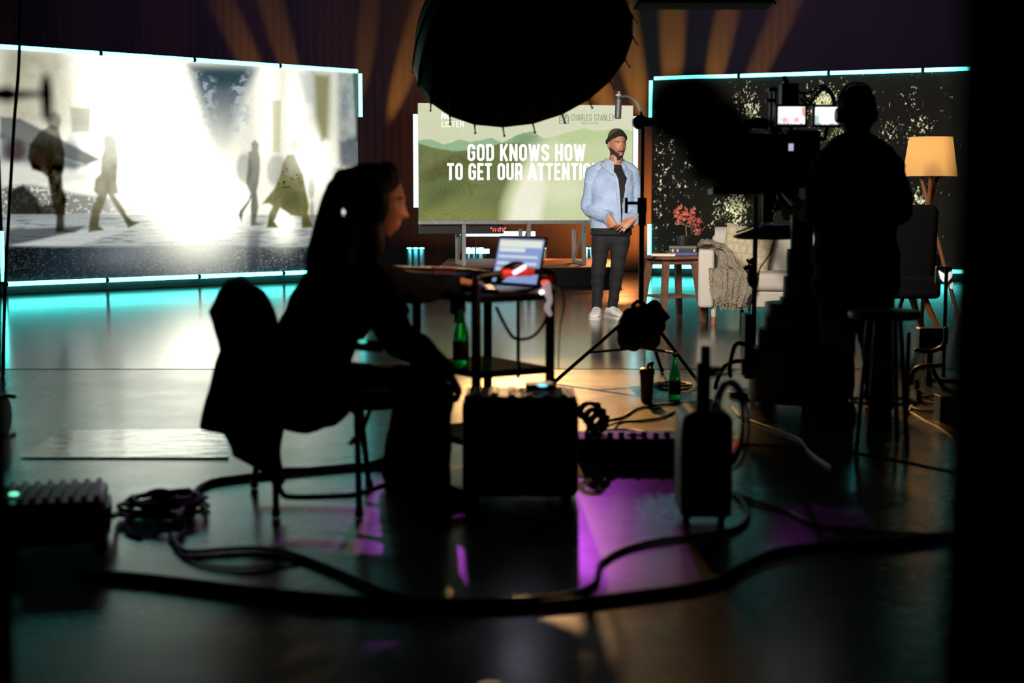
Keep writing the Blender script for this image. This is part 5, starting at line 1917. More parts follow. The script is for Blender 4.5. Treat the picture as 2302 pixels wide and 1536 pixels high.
def bottle(label, c, s=1.0, group=None):
    t = thing('water_bottle', label, 'bottle', c, group)
    build(MB().lathe([(0.030, 0.0), (0.035, 0.006), (0.035, 0.12), (0.032, 0.145), (0.017, 0.20), (0.0135, 0.225), (0.0135, 0.245)], c, 24), 'glass', GREEN, t)
    build(MB().lathe([(0.0355, 0.03), (0.0355, 0.11)], c, 24), 'label_wrap', mat('bottle_label', (30, 44, 30), 0.6), t)
    build(MB().lathe([(0.0155, 0.245), (0.0155, 0.266), (0.0, 0.267)], c, 18), 'cap', BLACKP, t)
    return t


bottle('green glass bottle on the middle shelf of the cart beside its left post', V((A(1036, 760, 5.98).x, 5.98, 0.441)), group='green glass water bottles')

# ------------------------------------------------------------------ rolling case in front of the cart
rc0 = V((A(1035, 1000, 5.3).x, 5.3, 0))
rc1 = V((A(1305, 1000, 5.3).x, 5.3, 0))
wcs = rc1.x - rc0.x
cxm = (rc0.x + rc1.x) / 2
kc = thing('rolling_case', 'black rolling equipment case standing in front of the cart', 'case', (cxm, 5.45, 0))
build(MB().box((cxm, 5.45, 0.208), (wcs - 0.01, 0.29, 0.384)), 'shell', BLACKP, kc, bevel=0.035, seg=4)
lidm = MB().box((cxm, 5.45, 0.40), (wcs - 0.03, 0.27, 0.012))
for i in range(6):
    lidm.box((cxm - wcs * 0.36 + i * wcs * 0.145, 5.45, 0.408), (0.028, 0.24, 0.010))
build(lidm, 'ribbed_lid', BLACKP, kc, bevel=0.004)
build(MB().tube([(cxm - 0.03, 5.30, 0.345), (cxm - 0.02, 5.265, 0.33), (cxm + 0.06, 5.258, 0.32), (cxm + 0.15, 5.265, 0.335), (cxm + 0.16, 5.30, 0.35)], 0.011, 10, k=4), 'handle', RUBBER, kc, sharp=180)
for x in (rc0.x + 0.05, rc1.x - 0.05):
    build(MB().cyl((x - 0.018, 5.36, 0.042), (x + 0.018, 5.36, 0.042), 0.042, n=18), 'wheel', RUBBER, kc)
    build(MB().box((x, 5.30, 0.35), (0.03, 0.014, 0.05)), 'latch', BLACKM, kc, bevel=0.003)
for x in (rc0.x + 0.05, rc1.x - 0.05):
    build(MB().cyl((x - 0.018, 5.54, 0.042), (x + 0.018, 5.54, 0.042), 0.042, n=18), 'wheel', RUBBER, kc)
wl = thing('wireless_receiver', 'small black receiver with a pale blue light on top of the rolling case', 'device', (cxm + 0.09, 5.47, 0.413))
build(MB().box((cxm + 0.08, 5.47, 0.426), (0.12, 0.10, 0.024)), 'housing', BLACKP, wl, bevel=0.004)
build(MB().ell((cxm + 0.085, 5.42, 0.436), (0.020, 0.008, 0.006), 14, 8), 'blue_light', mat('ice_led', (150, 220, 255), 0.4, emis=(0.4, 1.3, 1.9), es=1), wl)

# stage box with a nest of cables, right of the rolling case
sb0, sb1 = A(1300, 1040, 6.1), A(1545, 1040, 6.1)
sbx = thing('stage_box', 'low black connector box on the floor full of cables right of the rolling case', 'box', ((sb0.x + sb1.x) / 2, 6.2, 0))
build(MB().box(((sb0.x + sb1.x) / 2, 6.2, 0.058), (sb1.x - sb0.x, 0.22, 0.11)), 'housing', BLACKP, sbx, bevel=0.006)
for i in range(8):
    x = sb0.x + 0.04 + i * 0.05
    o = build(MB().cyl((x, 6.13 + 0.02 * (i % 2), 0.113), (x, 6.13 + 0.02 * (i % 2), 0.135), 0.013, n=12), 'connector', STEEL if i % 3 == 0 else BLACKM, sbx)
build(MB().box((sb0.x + 0.26, 6.18, 0.117), (0.085, 0.03, 0.008)), 'teal_label', mat('teal_label', (80, 190, 170), 0.5), sbx)

# upright black case with a metal corner, near right of it
uc0, uc1 = A(1536, 1000, 4.9), A(1648, 1000, 4.9)
ux = (uc0.x + uc1.x) / 2
uc = thing('upright_case', 'tall narrow black case with rounded top and pull handle, cable hung on it', 'case', (ux, 5.0, 0))
UW = uc1.x - uc0.x
ucb = MB()
pol = [V((ux - UW / 2, 4.9, 0.035)), V((ux + UW / 2, 4.9, 0.035))] + [V((ux + UW / 2 - 0.04 + 0.04 * math.cos(a), 4.9, 0.37 + 0.04 * math.sin(a))) for a in np.linspace(0, PI / 2, 6)] + [V((ux - UW / 2 + 0.05 + 0.05 * math.cos(a), 4.9, 0.36 + 0.05 * math.sin(a))) for a in np.linspace(PI / 2, PI, 8)]
build(MB().prism(pol, (0, 0.26, 0)), 'shell', BLACKP, uc, bevel=0.008)
rim = [V((ux - UW / 2 - 0.002, 4.895, 0.05)), V((ux - UW / 2 - 0.002, 4.895, 0.35)), V((ux - UW / 2 + 0.02, 4.895, 0.40)), V((ux - UW / 2 + 0.06, 4.895, 0.413))]
build(MB().tube(rim, 0.006, 8, k=4), 'metal_edge', mat('worn_steel', (110, 108, 104), 0.35, 0.8), uc, sharp=180)
build(MB().box((ux - 0.012, 4.96, 0.49), (0.05, 0.03, 0.17)).box((ux - 0.006, 4.96, 0.59), (0.034, 0.036, 0.09)).box((ux + 0.025, 4.96, 0.55), (0.05, 0.022, 0.025)), 'pull_handle', BLACKP, uc, bevel=0.006)
for s in (-1, 1):
    build(MB().cyl((ux + s * UW * 0.36 - 0.012, 5.0, 0.034), (ux + s * UW * 0.36 + 0.012, 5.0, 0.034), 0.034, n=16), 'wheel', RUBBER, uc)
build(MB().tube([(ux + 0.02, 4.93, 0.545), (ux + 0.03, 4.87, 0.545), (ux + 0.05, 4.84, 0.55), (ux + 0.075, 4.84, 0.565)], 0.006, 8).box((ux + 0.018, 4.945, 0.545), (0.02, 0.05, 0.03)), 'cable_hook', BLACKM, uc)
hk = []
for i in range(60):
    a = 2 * PI * i / 15
    k = i / 60
    hk.append(A(1640 + (26 + 16 * k) * math.sin(a) + 4 * math.sin(a * 0.37), 942 - (78 + 26 * k) * math.cos(a) + 16 * k, 4.83 - 0.02 * math.sin(a * 0.31)))
cable('coiled_cable', hk, 0.0062, RUBBER, 'black coiled cable hanging on the right side of the upright case', k=3)

# ================================================================== parabolic umbrella softbox
UY = 9.0
rimpx = [(940, 175), (960, 225), (991, 250), (1039, 287), (1097, 300), (1160, 296), (1227, 275), (1285, 238), (1341, 192), (1385, 135), (1412, 75), (1422, 15)]
uc_ = A(1173, 93, UY)
uax = V((0.21, 0.76, -0.62)).normalized()        # from the apex towards the open side (stage)
us = uax.cross(V((0, 0, 1))).normalized()
uu = us.cross(uax).normalized()
UR, UD, UN = 0.70, 0.86, 24
um = thing('umbrella_softbox', 'big black ribbed umbrella softbox seen from behind, hanging over the stage', 'studio light', uc_)


def upt(a, t):
    """t = 0 apex ... 1 rim"""
    seg = 2 * PI / UN
    loc = ((a / seg) % 1.0)
    sag = 1 - 0.0086 * t * math.sin(PI * loc)
    r = UR * (t ** 0.62) * (1 + 0.06 * math.sin(PI * t)) * sag
    d = UD * (1 - t) ** 1.0
    return uc_ - uax * d + us * (r * math.cos(a)) + uu * (r * math.sin(a))


canopy = MB().sheet(lambda u, v: upt(2 * PI * u, 0.015 + 0.985 * v), 96, 22, 0.004)
cn = build(canopy, 'canopy', mat('umbrella_fabric', (13, 13, 13), 0.55, spec=0.3), um, sharp=180)
RIBM = mat('umbrella_rib', (120, 104, 74), 0.45, 0.3)
for i in range(UN):
    a = 2 * PI * i / UN
    pth = [upt(a, t) + (upt(a, t) - uc_ + uax * 0.2).normalized() * 0.006 for t in np.linspace(0.03, 1.0, 14)]
    rb_ = build(MB().tube(pth, 0.0042, 6), 'rib', RIBM, um, sharp=180)
    e0 = upt(a, 1.0)
    od = (e0 - upt(a, 0.94)).normalized()
    build(MB().tube([e0 - od * 0.01, e0 + od * 0.055], [0.006, 0.004], 8).ell(e0 + od * 0.058, 0.0075, 10, 8), 'rib_tip', mat('rib_tip', (240, 215, 195), 0.4), rb_, sharp=180)
hub = uc_ - uax * (UD + 0.01)
build(MB().cyl(hub - uax * 0.16, hub + uax * 0.02, 0.05, n=20), 'hub', BLACKM, um)
yk = hub - uax * 0.1
build(MB().tube([yk, V((yk.x, yk.y, 6.6))], 0.018, 10), 'hanger_pole', BLACKM, um)
# dim maker's lettering, reading upside down near the rim at the right
LETG = mat('umbrella_lettering', (120, 112, 100), 0.6)
mb = MB()


def um3(x, y):
    # lettering laid on the canopy plane patch near the upper right rim (turned half round)
    px, py = 1384 - x, 2 + y
    d = ray(px, py)
    o = V((0, 0, CAM_H))
    lo, hi = 7.2, 9.4
    best = None
    for k in range(160):
        t_ = (lo + (hi - lo) * k / 159) / d.y
        p = o + d * t_
        q = p - uc_
        ax = -q.dot(uax)
        rad = (q + uax * ax).length
        tt = 1 - ax / UD
        if 0 < tt <= 1.0 and rad <= UR * (tt ** 0.62) * (1 + 0.06 * math.sin(PI * tt)) * 0.985:
            best = p
            break
    return (best - d * 0.012) if best is not None else o + d * (8.9 / d.y)


for word, yy in (('HUDSON', 14), ('SPIDER', 3)):
    for ch_i, ch_ in enumerate(word):
        for pts, cl in glyph(ch_, 0.5, 0.17):
            ribbon(mb, [(ch_i * 6.2 + p[0] * 8.5, yy - (1 - p[1]) * 8.5 + 6) for p in pts], 1.4, cl, um3)
build(mb, 'lettering', LETG, cn, recalc=False, smooth=False)

# softbox hung above the sofa side (only its lower edge is in view)
s0, s1 = A(1432, 14, 8.6), A(1745, 14, 8.6)
sx = thing('overhead_softbox', 'grey softbox edge hanging at the top of the frame right of the umbrella', 'studio light', ((s0.x + s1.x) / 2, 8.6, s0.z))
sc_ = V(((s0.x + s1.x) / 2, 8.75, s0.z + 0.36))
SOFT = mat('softbox_fabric', (50, 46, 44), 0.9)
build(MB().loft([[sc_ + V((a * (s1.x - s0.x) / 2, b * 0.34 * 1.0 - 0.0, -0.34)) for a, b in ((-1, -.45), (1, -.45), (1, .5), (-1, .5))], [sc_ + V((a * 0.16, b * 0.2, 0.12)) for a, b in ((-1, -.5), (1, -.5), (1, .5), (-1, .5))]]), 'fabric_shell', SOFT, sx, bevel=0.01)
build(MB().cyl(sc_ + V((0, 0, 0.1)), V((sc_.x, sc_.y, 6.6)), 0.018), 'hanger_pole', BLACKM, sx)
build(MB().cyl(A(1738, 2, 8.6), A(1744, 10, 8.6), 0.010), 'corner_clip', STEEL, sx)

# ================================================================== mic stand with sandbag
SY = 9.1
base = FL(1441, 0) if False else V((A(1441, 700, SY).x, SY, 0))
st_ = thing('light_stand', 'black tripod stand with a boom arm, knuckle clamps and a sandbag on its base', 'stand', base)
zt = A(1441, 275, SY).z
build(MB().cyl((base.x, SY, 0.30), (base.x, SY, 0.98), 0.017, n=14), 'lower_pole', BLACKM, st_)
build(MB().cyl((base.x, SY, 0.95), (base.x, SY, zt), 0.0125, n=14), 'upper_pole', BLACKM, st_)
cl1 = A(1441, 462, SY).z
build(MB().cyl((base.x, SY, cl1 - 0.05), (base.x, SY, cl1 + 0.05), 0.03, n=14).box((base.x - 0.06, SY, cl1 + 0.015), (0.09, 0.02, 0.02)).box((base.x - 0.10, SY, cl1), (0.02, 0.02, 0.10)).cyl((base.x, SY - 0.02, cl1 - 0.13), (base.x, SY - 0.02, cl1 - 0.05), 0.025, n=12), 'collar_clamp', BLACKM, st_, bevel=0.003)
build(MB().cyl((base.x - 0.02, SY - 0.05, zt), (base.x - 0.02, SY + 0.05, zt), 0.045, n=20).box((base.x + 0.04, SY, zt + 0.0), (0.10, 0.05, 0.06)), 'grip_head', BLACKM, st_, bevel=0.005)
for (px, py) in ((1248, 858), (1572, 862), (1488, 834)):
    f = FL(px, py, 0.012)
    build(MB().tube([V((base.x, SY, 0.46)), f], 0.012, 10), 'leg', BLACKM, st_)
    m_ = V((base.x, SY, 0.46)).lerp(f, 0.62)
    build(MB().tube([V((base.x, SY, m_.z + 0.01)), m_], 0.009, 8), 'spreader', BLACKM, st_)
    build(MB().ell(f + V((0, 0, 0.004)), 0.016, 10, 8), 'foot', RUBBER, st_)
# boom arm and microphone
mY = 11.6
mb0 = V((base.x, SY, zt))
mt = A(1393, 222, mY)
ms = thing('microphone', 'long grey condenser microphone held over the presenter on a curved arm', 'microphone', A(1390, 235, mY))
build(MB().cyl(A(1389, 267, mY), A(1391, 222, mY), 0.026, n=18), 'mic_body', mat('mic_grey', (24, 24, 29), 0.6), ms, bevel=0.004)
build(MB().cyl(A(1391, 222, mY), A(1391.5, 205, mY), 0.016, n=16).box(A(1390, 214, mY), (0.045, 0.03, 0.02)), 'mic_mount', mat('mount_grey', (34, 32, 30), 0.5), ms, bevel=0.003)
build(MB().tube([A(1393, 219, mY), A(1408, 216, mY - 0.3), A(1424, 222, mY - 0.9), A(1436, 238, mY - 1.6), mb0 + V((0, 0.02, 0.02))], [0.012, 0.011, 0.011, 0.010, 0.009], 10, k=5), 'curved_arm', mat('arm_grey', (40, 37, 33), 0.5), ms, sharp=180)
# sandbag draped over the base
sg = MB()
for (px, py, ra, rb2) in ((1440, 705, 0.12, 0.055), (1415, 735, 0.085, 0.10), (1460, 735, 0.10, 0.10), (1405, 762, 0.055, 0.07), (1440, 762, 0.09, 0.06), (1470, 757, 0.055, 0.065), (1425, 775, 0.04, 0.045)):
    sg.ell(A(px, py, SY - 0.03), (ra, 0.10, rb2), 20, 12)
sg.tube([A(1470, 700, SY - 0.03), A(1490, 714, SY - 0.03), A(1503, 713, SY - 0.03)], [0.07, 0.04, 0.008], 12, round_=True)
sg = fuse(sg, 0.009, 3)
sg.jitter(0.014, (12, 12, 12), 9)
so_ = build(sg, 'sandbag', CLOTHB, sharp=180)
tag(so_, 'black sandbag slumped over the legs of the tripod stand', 'sandbag')
build(MB().tube([A(1420, 690, SY - 0.05), A(1436, 677, SY - 0.05), A(1455, 690, SY - 0.05)], 0.012, 8, k=4), 'strap', CLOTHB, so_, sharp=180)

# ================================================================== studio camera, pedestal, tray
PYD = 7.9
pcx = A(1796, 850, PYD).x
pd = thing('camera_pedestal', 'black studio camera pedestal of stepped drums with bumper tubes, in front of the sofa', 'pedestal', (pcx, PYD, 0))
DRUM = mat('pedestal_paint', (38, 40, 40), 0.42)
zz = lambda y: A(1796, y, PYD).z


def drum(name, r, y0, y1):
    return build(MB().lathe([(r * 0.985, zz(y0)), (r, zz(y0) + 0.006), (r, zz(y1) - 0.006), (r * 0.985, zz(y1)), (0.02, zz(y1))], (pcx, PYD, 0), 40), name, DRUM, pd, sharp=30)


build(MB().lathe([(0.275, 0.03), (0.28, 0.04), (0.28, zz(785)), (0.272, zz(782)), (0.02, zz(782))], (pcx, PYD, 0), 40), 'base_drum', DRUM, pd, sharp=30)
drum('ring_collar', 0.232, 782, 738)
drum('wide_drum', 0.197, 738, 680)
drum('mid_column', 0.115, 680, 668)
drum('telescopic_column', 0.097, 668, 622)
drum('upper_column', 0.080, 622, 560)
drum('top_column', 0.062, 560, 470)
for a in (30, 150, 270):
    q = V((pcx + 0.2 * math.cos(math.radians(a)), PYD + 0.2 * math.sin(math.radians(a)), 0.05))
    build(MB().cyl(q - V((0.02, 0, 0)), q + V((0.02, 0, 0)), 0.05, n=18).box(q + V((0, 0, 0.045)), (0.06, 0.05, 0.03)), 'caster', RUBBER, pd)
build(MB().box((pcx - 0.29, PYD + 0.02, 0.33), (0.05, 0.16, 0.36)), 'side_panel', DRUM, pd, bevel=0.01)
build(MB().box((pcx - 0.318, PYD - 0.05, 0.22), (0.03, 0.06, 0.09)), 'cable_socket', BLACKM, pd, bevel=0.004)
for pts in ([(1692, 786), (1665, 772), (1652, 778), (1645, 800), (1640, 830), (1642, 845)], [(1690, 812), (1660, 812), (1636, 818), (1622, 834), (1612, 856), (1608, 872)]):
    build(MB().tube([A(x, y, PYD - 0.02 * i) for i, (x, y) in enumerate(pts)], 0.0125, 12, k=4, round_=True), 'bumper_tube', mat('bumper_black', (26, 24, 22), 0.3, 0.5), pd, sharp=180)
for dx, dy in ((-0.12, 0.1), (-0.2, 0.02), (-0.15, -0.12)):
    build(MB().box((pcx + dx, PYD + dy, zz(780) + 0.012), (0.035, 0.03, 0.03)), 'clamp_block', mat('brass_clamp', (120, 96, 60), 0.35, 0.7), pd, bevel=0.004)

# the camera on the pedestal
CY = 7.9
cm_ = thing('studio_camera', 'dark broadcast camera rig with two glowing monitors on the pedestal', 'camera', (pcx, CY, A(1796, 470, CY).z))


def pbox(mb, x0, y0, x1, y1, Y, dep):
    a, b = A(x0, y1, Y), A(x1, y0, Y)
    return mb.box(((a.x + b.x) / 2, Y + dep / 2, (a.z + b.z) / 2), (abs(b.x - a.x), dep, abs(b.z - a.z)))


build(pbox(pbox(MB(), 1712, 300, 1800, 440, CY, 0.34), 1735, 440, 1800, 474, CY + 0.04, 0.26), 'camera_body', BLACKP, cm_, bevel=0.012)
hood = MB().loft([[A(x, y, CY + 0.05) for x, y in ((1618, 296), (1722, 300), (1722, 432), (1618, 436))], [A(x, y, CY + 0.42) for x, y in ((1636, 306), (1716, 306), (1716, 424), (1636, 424))]])
build(hood, 'lens_hood', BLACKP, cm_, bevel=0.01)
build(MB().tube([A(1668, 300, CY + 0.1), A(1680, 282, CY + 0.1), A(1705, 276, CY + 0.1), A(1735, 284, CY + 0.1), A(1750, 300, CY + 0.1)], 0.03, 12, k=4), 'top_handle', BLACKP, cm_, sharp=180)
build(pbox(MB(), 1602, 424, 1730, 438, CY + 0.05, 0.2), 'base_plate', BLACKM, cm_, bevel=0.003)
brk = MB()
pbox(brk, 1602, 419, 1645, 424, CY + 0.02, 0.05)
pbox(brk, 1602, 424, 1611, 437, CY + 0.02, 0.03)
pbox(brk, 1634, 424, 1645, 437, CY + 0.02, 0.03)
build(brk, 'front_bracket', mat('light_alu', (225, 230, 228), 0.5, 0.0), cm_, bevel=0.002)
MON = mat_screen('monitor_picture', es=1.0)


def paint_mon(mode):
    def f(PX_, PY_):
        p = Paint(PX_, PY_, (252, 250, 255))
        if mode:
            p.over(p.poly([(1758, 264), (1797, 264), (1797, 275), (1758, 275)], 3) * 0.75, (214, 90, 80))
            p.over(p.poly([(1801, 241), (1812, 241), (1812, 262), (1803, 262)], 2) * 0.8, (200, 100, 70))
            p.over(p.ell(1756, 268, 6, 5, 0.4) * 0.7, (150, 200, 225))
            p.over(p.ell(1778, 268, 8, 7, 0.5) * 0.6, (250, 240, 250))
        else:
            p.over(p.poly([(1830, 262), (1841, 256), (1843, 278), (1830, 278)], 3) * 0.8, (110, 160, 140))
            p.over(p.poly([(1866, 256), (1869, 256), (1869, 268), (1866, 268)], 2) * 0.4, (150, 140, 160))
        p.over(((PY_ > 276) & (vn(PX_ / 3, PY_ * 0, 7) > 0.4)) * 0.6, (60, 50, 80))
        return p.c * 1.5
    return f


for (x0, y0, x1, y1, md, nm, Y) in ((1749, 240, 1810, 279, 1, 'left_monitor', 7.72), (1832, 241, 1886, 280, 0, 'right_monitor', 7.72)):
    fo = build(pbox(MB(), x0 - 6, y0 - 6, x1 + 6, y1 + 7, Y, 0.03), nm.split('_')[1], BLACKP, cm_, bevel=0.004)
    a, b = A(x0, y1, Y - 0.004), A(x1, y0, Y - 0.004)
    picture_mesh('monitor_screen', (a.x, Y - 0.001, 0), (b.x, Y - 0.001, 0), a.z, b.z, 44, 28, paint_mon(md), fo, MON, 0.003)
    bot = A((x0 + x1) / 2, y1 + 6, Y + 0.02)
    build(MB().tube([bot, bot + V((0, 0.04, -0.06)), A(1775, 320, CY + 0.05)], 0.012, 8), 'monitor_arm', BLACKM, fo)
build(pbox(MB(), 1757, 187, 1797, 236, 7.8, 0.08), 'transmitter', BLACKP, cm_, bevel=0.005)
build(MB().tube([A(1770, 188, 7.8), A(1762, 172, 7.8)], 0.012, 8), 'antenna', BLACKM, cm_)
sd = MB()
pbox(sd, 1728, 196, 1748, 206, 7.8, 0.04)
pbox(sd, 1730, 206, 1736, 292, 7.8, 0.03)
pbox(sd, 1740, 206, 1746, 270, 7.8, 0.03)
pbox(sd, 1722, 222, 1742, 230, 7.8, 0.03)
build(sd, 'side_bracket', BLACKM, cm_, bevel=0.002)
for pts in ([(1797, 208), (1815, 210), (1832, 202), (1842, 192)], [(1800, 222), (1818, 236), (1834, 214), (1850, 200), (1868, 214), (1874, 238)], [(1842, 194), (1858, 196), (1872, 210), (1880, 236)], [(1806, 214), (1822, 232), (1836, 240)], [(1752, 300), (1745, 340), (1756, 380), (1740, 420), (1745, 470), (1720, 500)], [(1790, 292), (1800, 340), (1786, 392)]):
    build(MB().tube([A(x, y, 7.78 + 0.01 * i) for i, (x, y) in enumerate(pts)], 0.0075, 8, k=5), 'cable', RUBBER, cm_, sharp=180)
GREYP = mat('grey_fittings', (112, 108, 102), 0.45)
gb = MB()
for (x0, y0, x1, y1) in ((1754, 296, 1762, 306), (1752, 318, 1768, 326), (1756, 326, 1762, 338), (1741, 362, 1758, 374), (1745, 396, 1766, 406)):
    build(pbox(MB(), x0, y0, x1, y1, 7.82, 0.03), 'fitting', GREYP, cm_, bevel=0.003)
build(pbox(MB(), 1768, 292, 1846, 412, 7.86, 0.16), 'electronics_housing', BLACKP, cm_, bevel=0.01)
build(pbox(MB(), 1800, 300, 1832, 340, 7.83, 0.03), 'connector_panel', BLACKM, cm_, bevel=0.004)
fo = build(pbox(MB(), 1770, 320, 1787, 342, 7.80, 0.02), 'small_viewfinder', BLACKP, cm_, bevel=0.002)
build(pbox(MB(), 1773, 323, 1784, 339, 7.795, 0.006), 'viewfinder_screen', mat('viewfinder_glow', (190, 180, 220), 0.4, emis=(0.5, 0.45, 0.62), es=1), fo)
build(MB().tube([A(1752, 424, 7.75), A(1766, 442, 7.65), A(1790, 470, 7.52)], 0.009, 10, round_=True), 'pan_bar', mat('pan_bar_alu', (140, 146, 150), 0.35, 0.7), cm_)
build(MB().tube([A(1726, 420, 7.85), A(1726, 500, 7.85)], 0.03, 12), 'head_post', BLACKM, cm_)
build(pbox(MB(), 1748, 432, 1768, 470, 7.84, 0.1), 'pan_head', GREYP, cm_, bevel=0.01)
build(pbox(MB(), 1776, 404, 1832, 424, 7.86, 0.2), 'rear_box', BLACKP, cm_, bevel=0.01)

# tray on a stand beside the camera
TY = 8.25
tx0 = A(1698, 530, TY)
ts = thing('tray_stand', 'thin black stand with a round tray and clips, left of the camera pedestal', 'stand', (tx0.x, TY, 0))
build(MB().cyl((tx0.x, TY, 0.03), (tx0.x, TY, A(1698, 440, TY).z), 0.014, n=14), 'pole', BLACKM, ts)
build(MB().cyl((tx0.x, TY, 0.0), (tx0.x, TY, 0.03), 0.14, n=28), 'foot_plate', BLACKM, ts, bevel=0.004)
tz = A(1698, 536, TY).z
tcx = A(1722, 536, TY).x
build(MB().lathe([(0.0, 0.0), (0.16, -0.004), (0.186, 0.004), (0.19, 0.014), (0.15, 0.028), (0.09, 0.05), (0.05, 0.07), (0.0, 0.072)], (tcx, TY, tz), 40), 'tray', BLACKP, ts)
build(MB().tube([A(1655, 523, TY), A(1675, 516, TY), A(1698, 506, TY)], 0.006, 8), 'tray_brace', BLACKM, ts)
tin = thing('round_tin', 'round black tin lying on the tray of the thin stand', 'tin', (A(1745, 520, TY).x, TY, tz + 0.026))
build(MB().lathe([(0.088, 0.0), (0.09, 0.006), (0.09, 0.045), (0.086, 0.05), (0.0, 0.05)], (A(1745, 520, TY).x, TY, tz + 0.016), 32), 'body', mat('dark_tin', (26, 27, 29), 0.4), tin, sharp=30)
build(MB().lathe([(0.092, 0.05), (0.092, 0.062), (0.0, 0.064)], (A(1745, 520, TY).x, TY, tz + 0.016), 32), 'lid', mat('dark_tin', (26, 27, 29), 0.4), tin, sharp=30)
for pts in ([(1694, 584), (1684, 590), (1678, 583)], [(1694, 606), (1683, 600), (1674, 604), (1672, 600)], [(1697, 620), (1686, 616), (1678, 609)], [(1697, 645), (1690, 640), (1680, 622)]):
    build(MB().tube([A(x, y, TY) for x, y in pts], [0.016] * (len(pts) - 1) + [0.006], 8), 'clip', BLACKP, ts)
build(MB().tube([A(1697, 585, TY - 0.01), A(1690, 625, TY - 0.02), A(1696, 648, TY - 0.01)], [0.012, 0.03, 0.012], 10, k=4), 'clip_holder', BLACKP, ts, sharp=180)
build(MB().tube([A(1740, 545, TY), A(1728, 575, TY), A(1708, 605, TY), A(1702, 640, TY), A(1692, 670, TY), A(1684, 700, TY), A(1690, 720, TY), A(1676, 760, TY)], 0.0045, 6, k=5), 'thin_cable', RUBBER, ts, sharp=180)

# ================================================================== camera operator, seen from behind
OY = 7.4
op_ = thing('person', 'person in a dark jacket and headphones standing behind the studio camera', 'person', (A(1925, 900, OY).x, OY, 0))
OHAIR = mat('short_dark_hair', (14, 12, 11), 0.8, scale=200)
oc = A(1925, 254, OY)
Mo = Matrix.Translation(oc) @ Euler((math.radians(-6), 0, math.radians(180 + 14))).to_matrix().to_4x4() @ Matrix.Scale(1.10, 4)
ohd = head(MB(), Mo, jaw=1.1)
ob = MB()
hips = A(1925, 640, OY)
ob.tube([A(1922, 665, OY), A(1922, 560, OY), A(1922, 440, OY), A(1924, 352, OY)], [(0.15, 0.11), (0.155, 0.11), (0.18, 0.12), (0.12, 0.085)], 22, side=(1, 0, 0), k=4, round_=True)
ob.tube([A(1924, 350, OY), A(1926, 300, OY + 0.01), A(1926, 270, OY)], [0.075, 0.064, 0.062], 18, round_=True)
oaL = [A(1852, 376, OY), A(1838, 480, OY - 0.06), A(1796, 468, 7.56)]
oaR = [A(2000, 376, OY), A(2024, 470, OY + 0.03), A(1985, 500, OY + 0.27)]
for a in (oaL, oaR):
    ob.tube(a, [0.05, 0.042, 0.03], 14, round_=True)
olL = [A(1886, 650, OY), A(1884, 790, OY - 0.02), V((A(1886, 900, OY + 0.02).x, OY + 0.02, 0.10))]
olR = [A(1962, 650, OY), A(1972, 790, OY), V((A(1980, 900, OY + 0.04).x, OY + 0.04, 0.10))]
for l in (olL, olR):
    ob.tube(l, [0.075, 0.045, 0.034], 14, k=3, round_=True)
osk = fuse(ob, 0.010, 2)
osk.join(fuse(ohd, 0.005, 1, 0.4))
osk.join(fuse(hand(oaL[2], (-0.6, 0.7, -0.1), (-0.6, -0.5, 0.6), 1, [(45, 55, 40)] * 4, (25, 20), 1.05), 0.004, 1))
osk.join(fuse(hand(oaR[2], (-0.7, 0.6, 0.0), (0.4, 0.3, 0.85), -1, [(35, 45, 35)] * 4, (25, 20), 1.05), 0.004, 1))
build(osk, 'body', mat('operator_skin', (150, 100, 76), 0.55), op_, sharp=180)
oh = MB()
oh.ell(oc + V((0.0, -0.02, 0.035)), (0.094, 0.112, 0.108), 28, 18)
oh.ell(oc + V((0.0, -0.045, -0.04)), (0.078, 0.075, 0.075), 24, 14)
build(fuse(oh, 0.008, 2), 'hair', OHAIR, op_, sharp=180)
jk2 = MB()
jk2.tube([A(1924, 640, OY), A(1924, 590, OY), A(1922, 500, OY), A(1922, 420, OY), A(1923, 368, OY), A(1925, 334, OY)], [(0.235, 0.165), (0.225, 0.16), (0.215, 0.15), (0.225, 0.155), (0.19, 0.13), (0.095, 0.085)], 32, side=(1, 0, 0), k=4, round_=True)
jk2.tube([A(1925, 342, OY), A(1926, 312, OY)], [0.086, 0.076], 20, round_=True)
for sx_ in (1858, 1998):
    jk2.tube([A(1925, 328, OY), A((1925 + sx_) / 2, 342, OY), A(sx_, 378, OY)], [0.075, 0.085, 0.085], 18, k=3, round_=True)
for a, s in ((oaL, -1), (oaR, 1)):
    p0, p1, p2 = a
    jk2.tube([p0 - V((s * 0.02, 0, -0.0)), p0.lerp(p1, 0.5), p1, p1.lerp(p2, 0.5), p1.lerp(p2, 0.95)], [0.085, 0.08, 0.07, 0.06, 0.048], 18, k=4, round_=True)
jk2 = fuse(jk2, 0.010, 3)
jk2.jitter(0.014, (8, 8, 12), 41)
build(jk2, 'jacket', CLOTHB, op_, sharp=180)
tr2 = MB()
tr2.tube([A(1924, 640, OY), A(1924, 672, OY)], [(0.175, 0.125), (0.17, 0.12)], 22, side=(1, 0, 0), round_=True)
for l in (olL, olR):
    h, kn, an = l
    tr2.tube([h, h.lerp(kn, 0.5), kn, kn.lerp(an, 0.5), an], [0.10, 0.098, 0.085, 0.08, 0.082], 18, k=4, round_=True)
tr2 = fuse(tr2, 0.010, 2)
tr2.jitter(0.012, (7, 7, 14), 51)
build(tr2, 'trousers', TROU, op_, sharp=180)
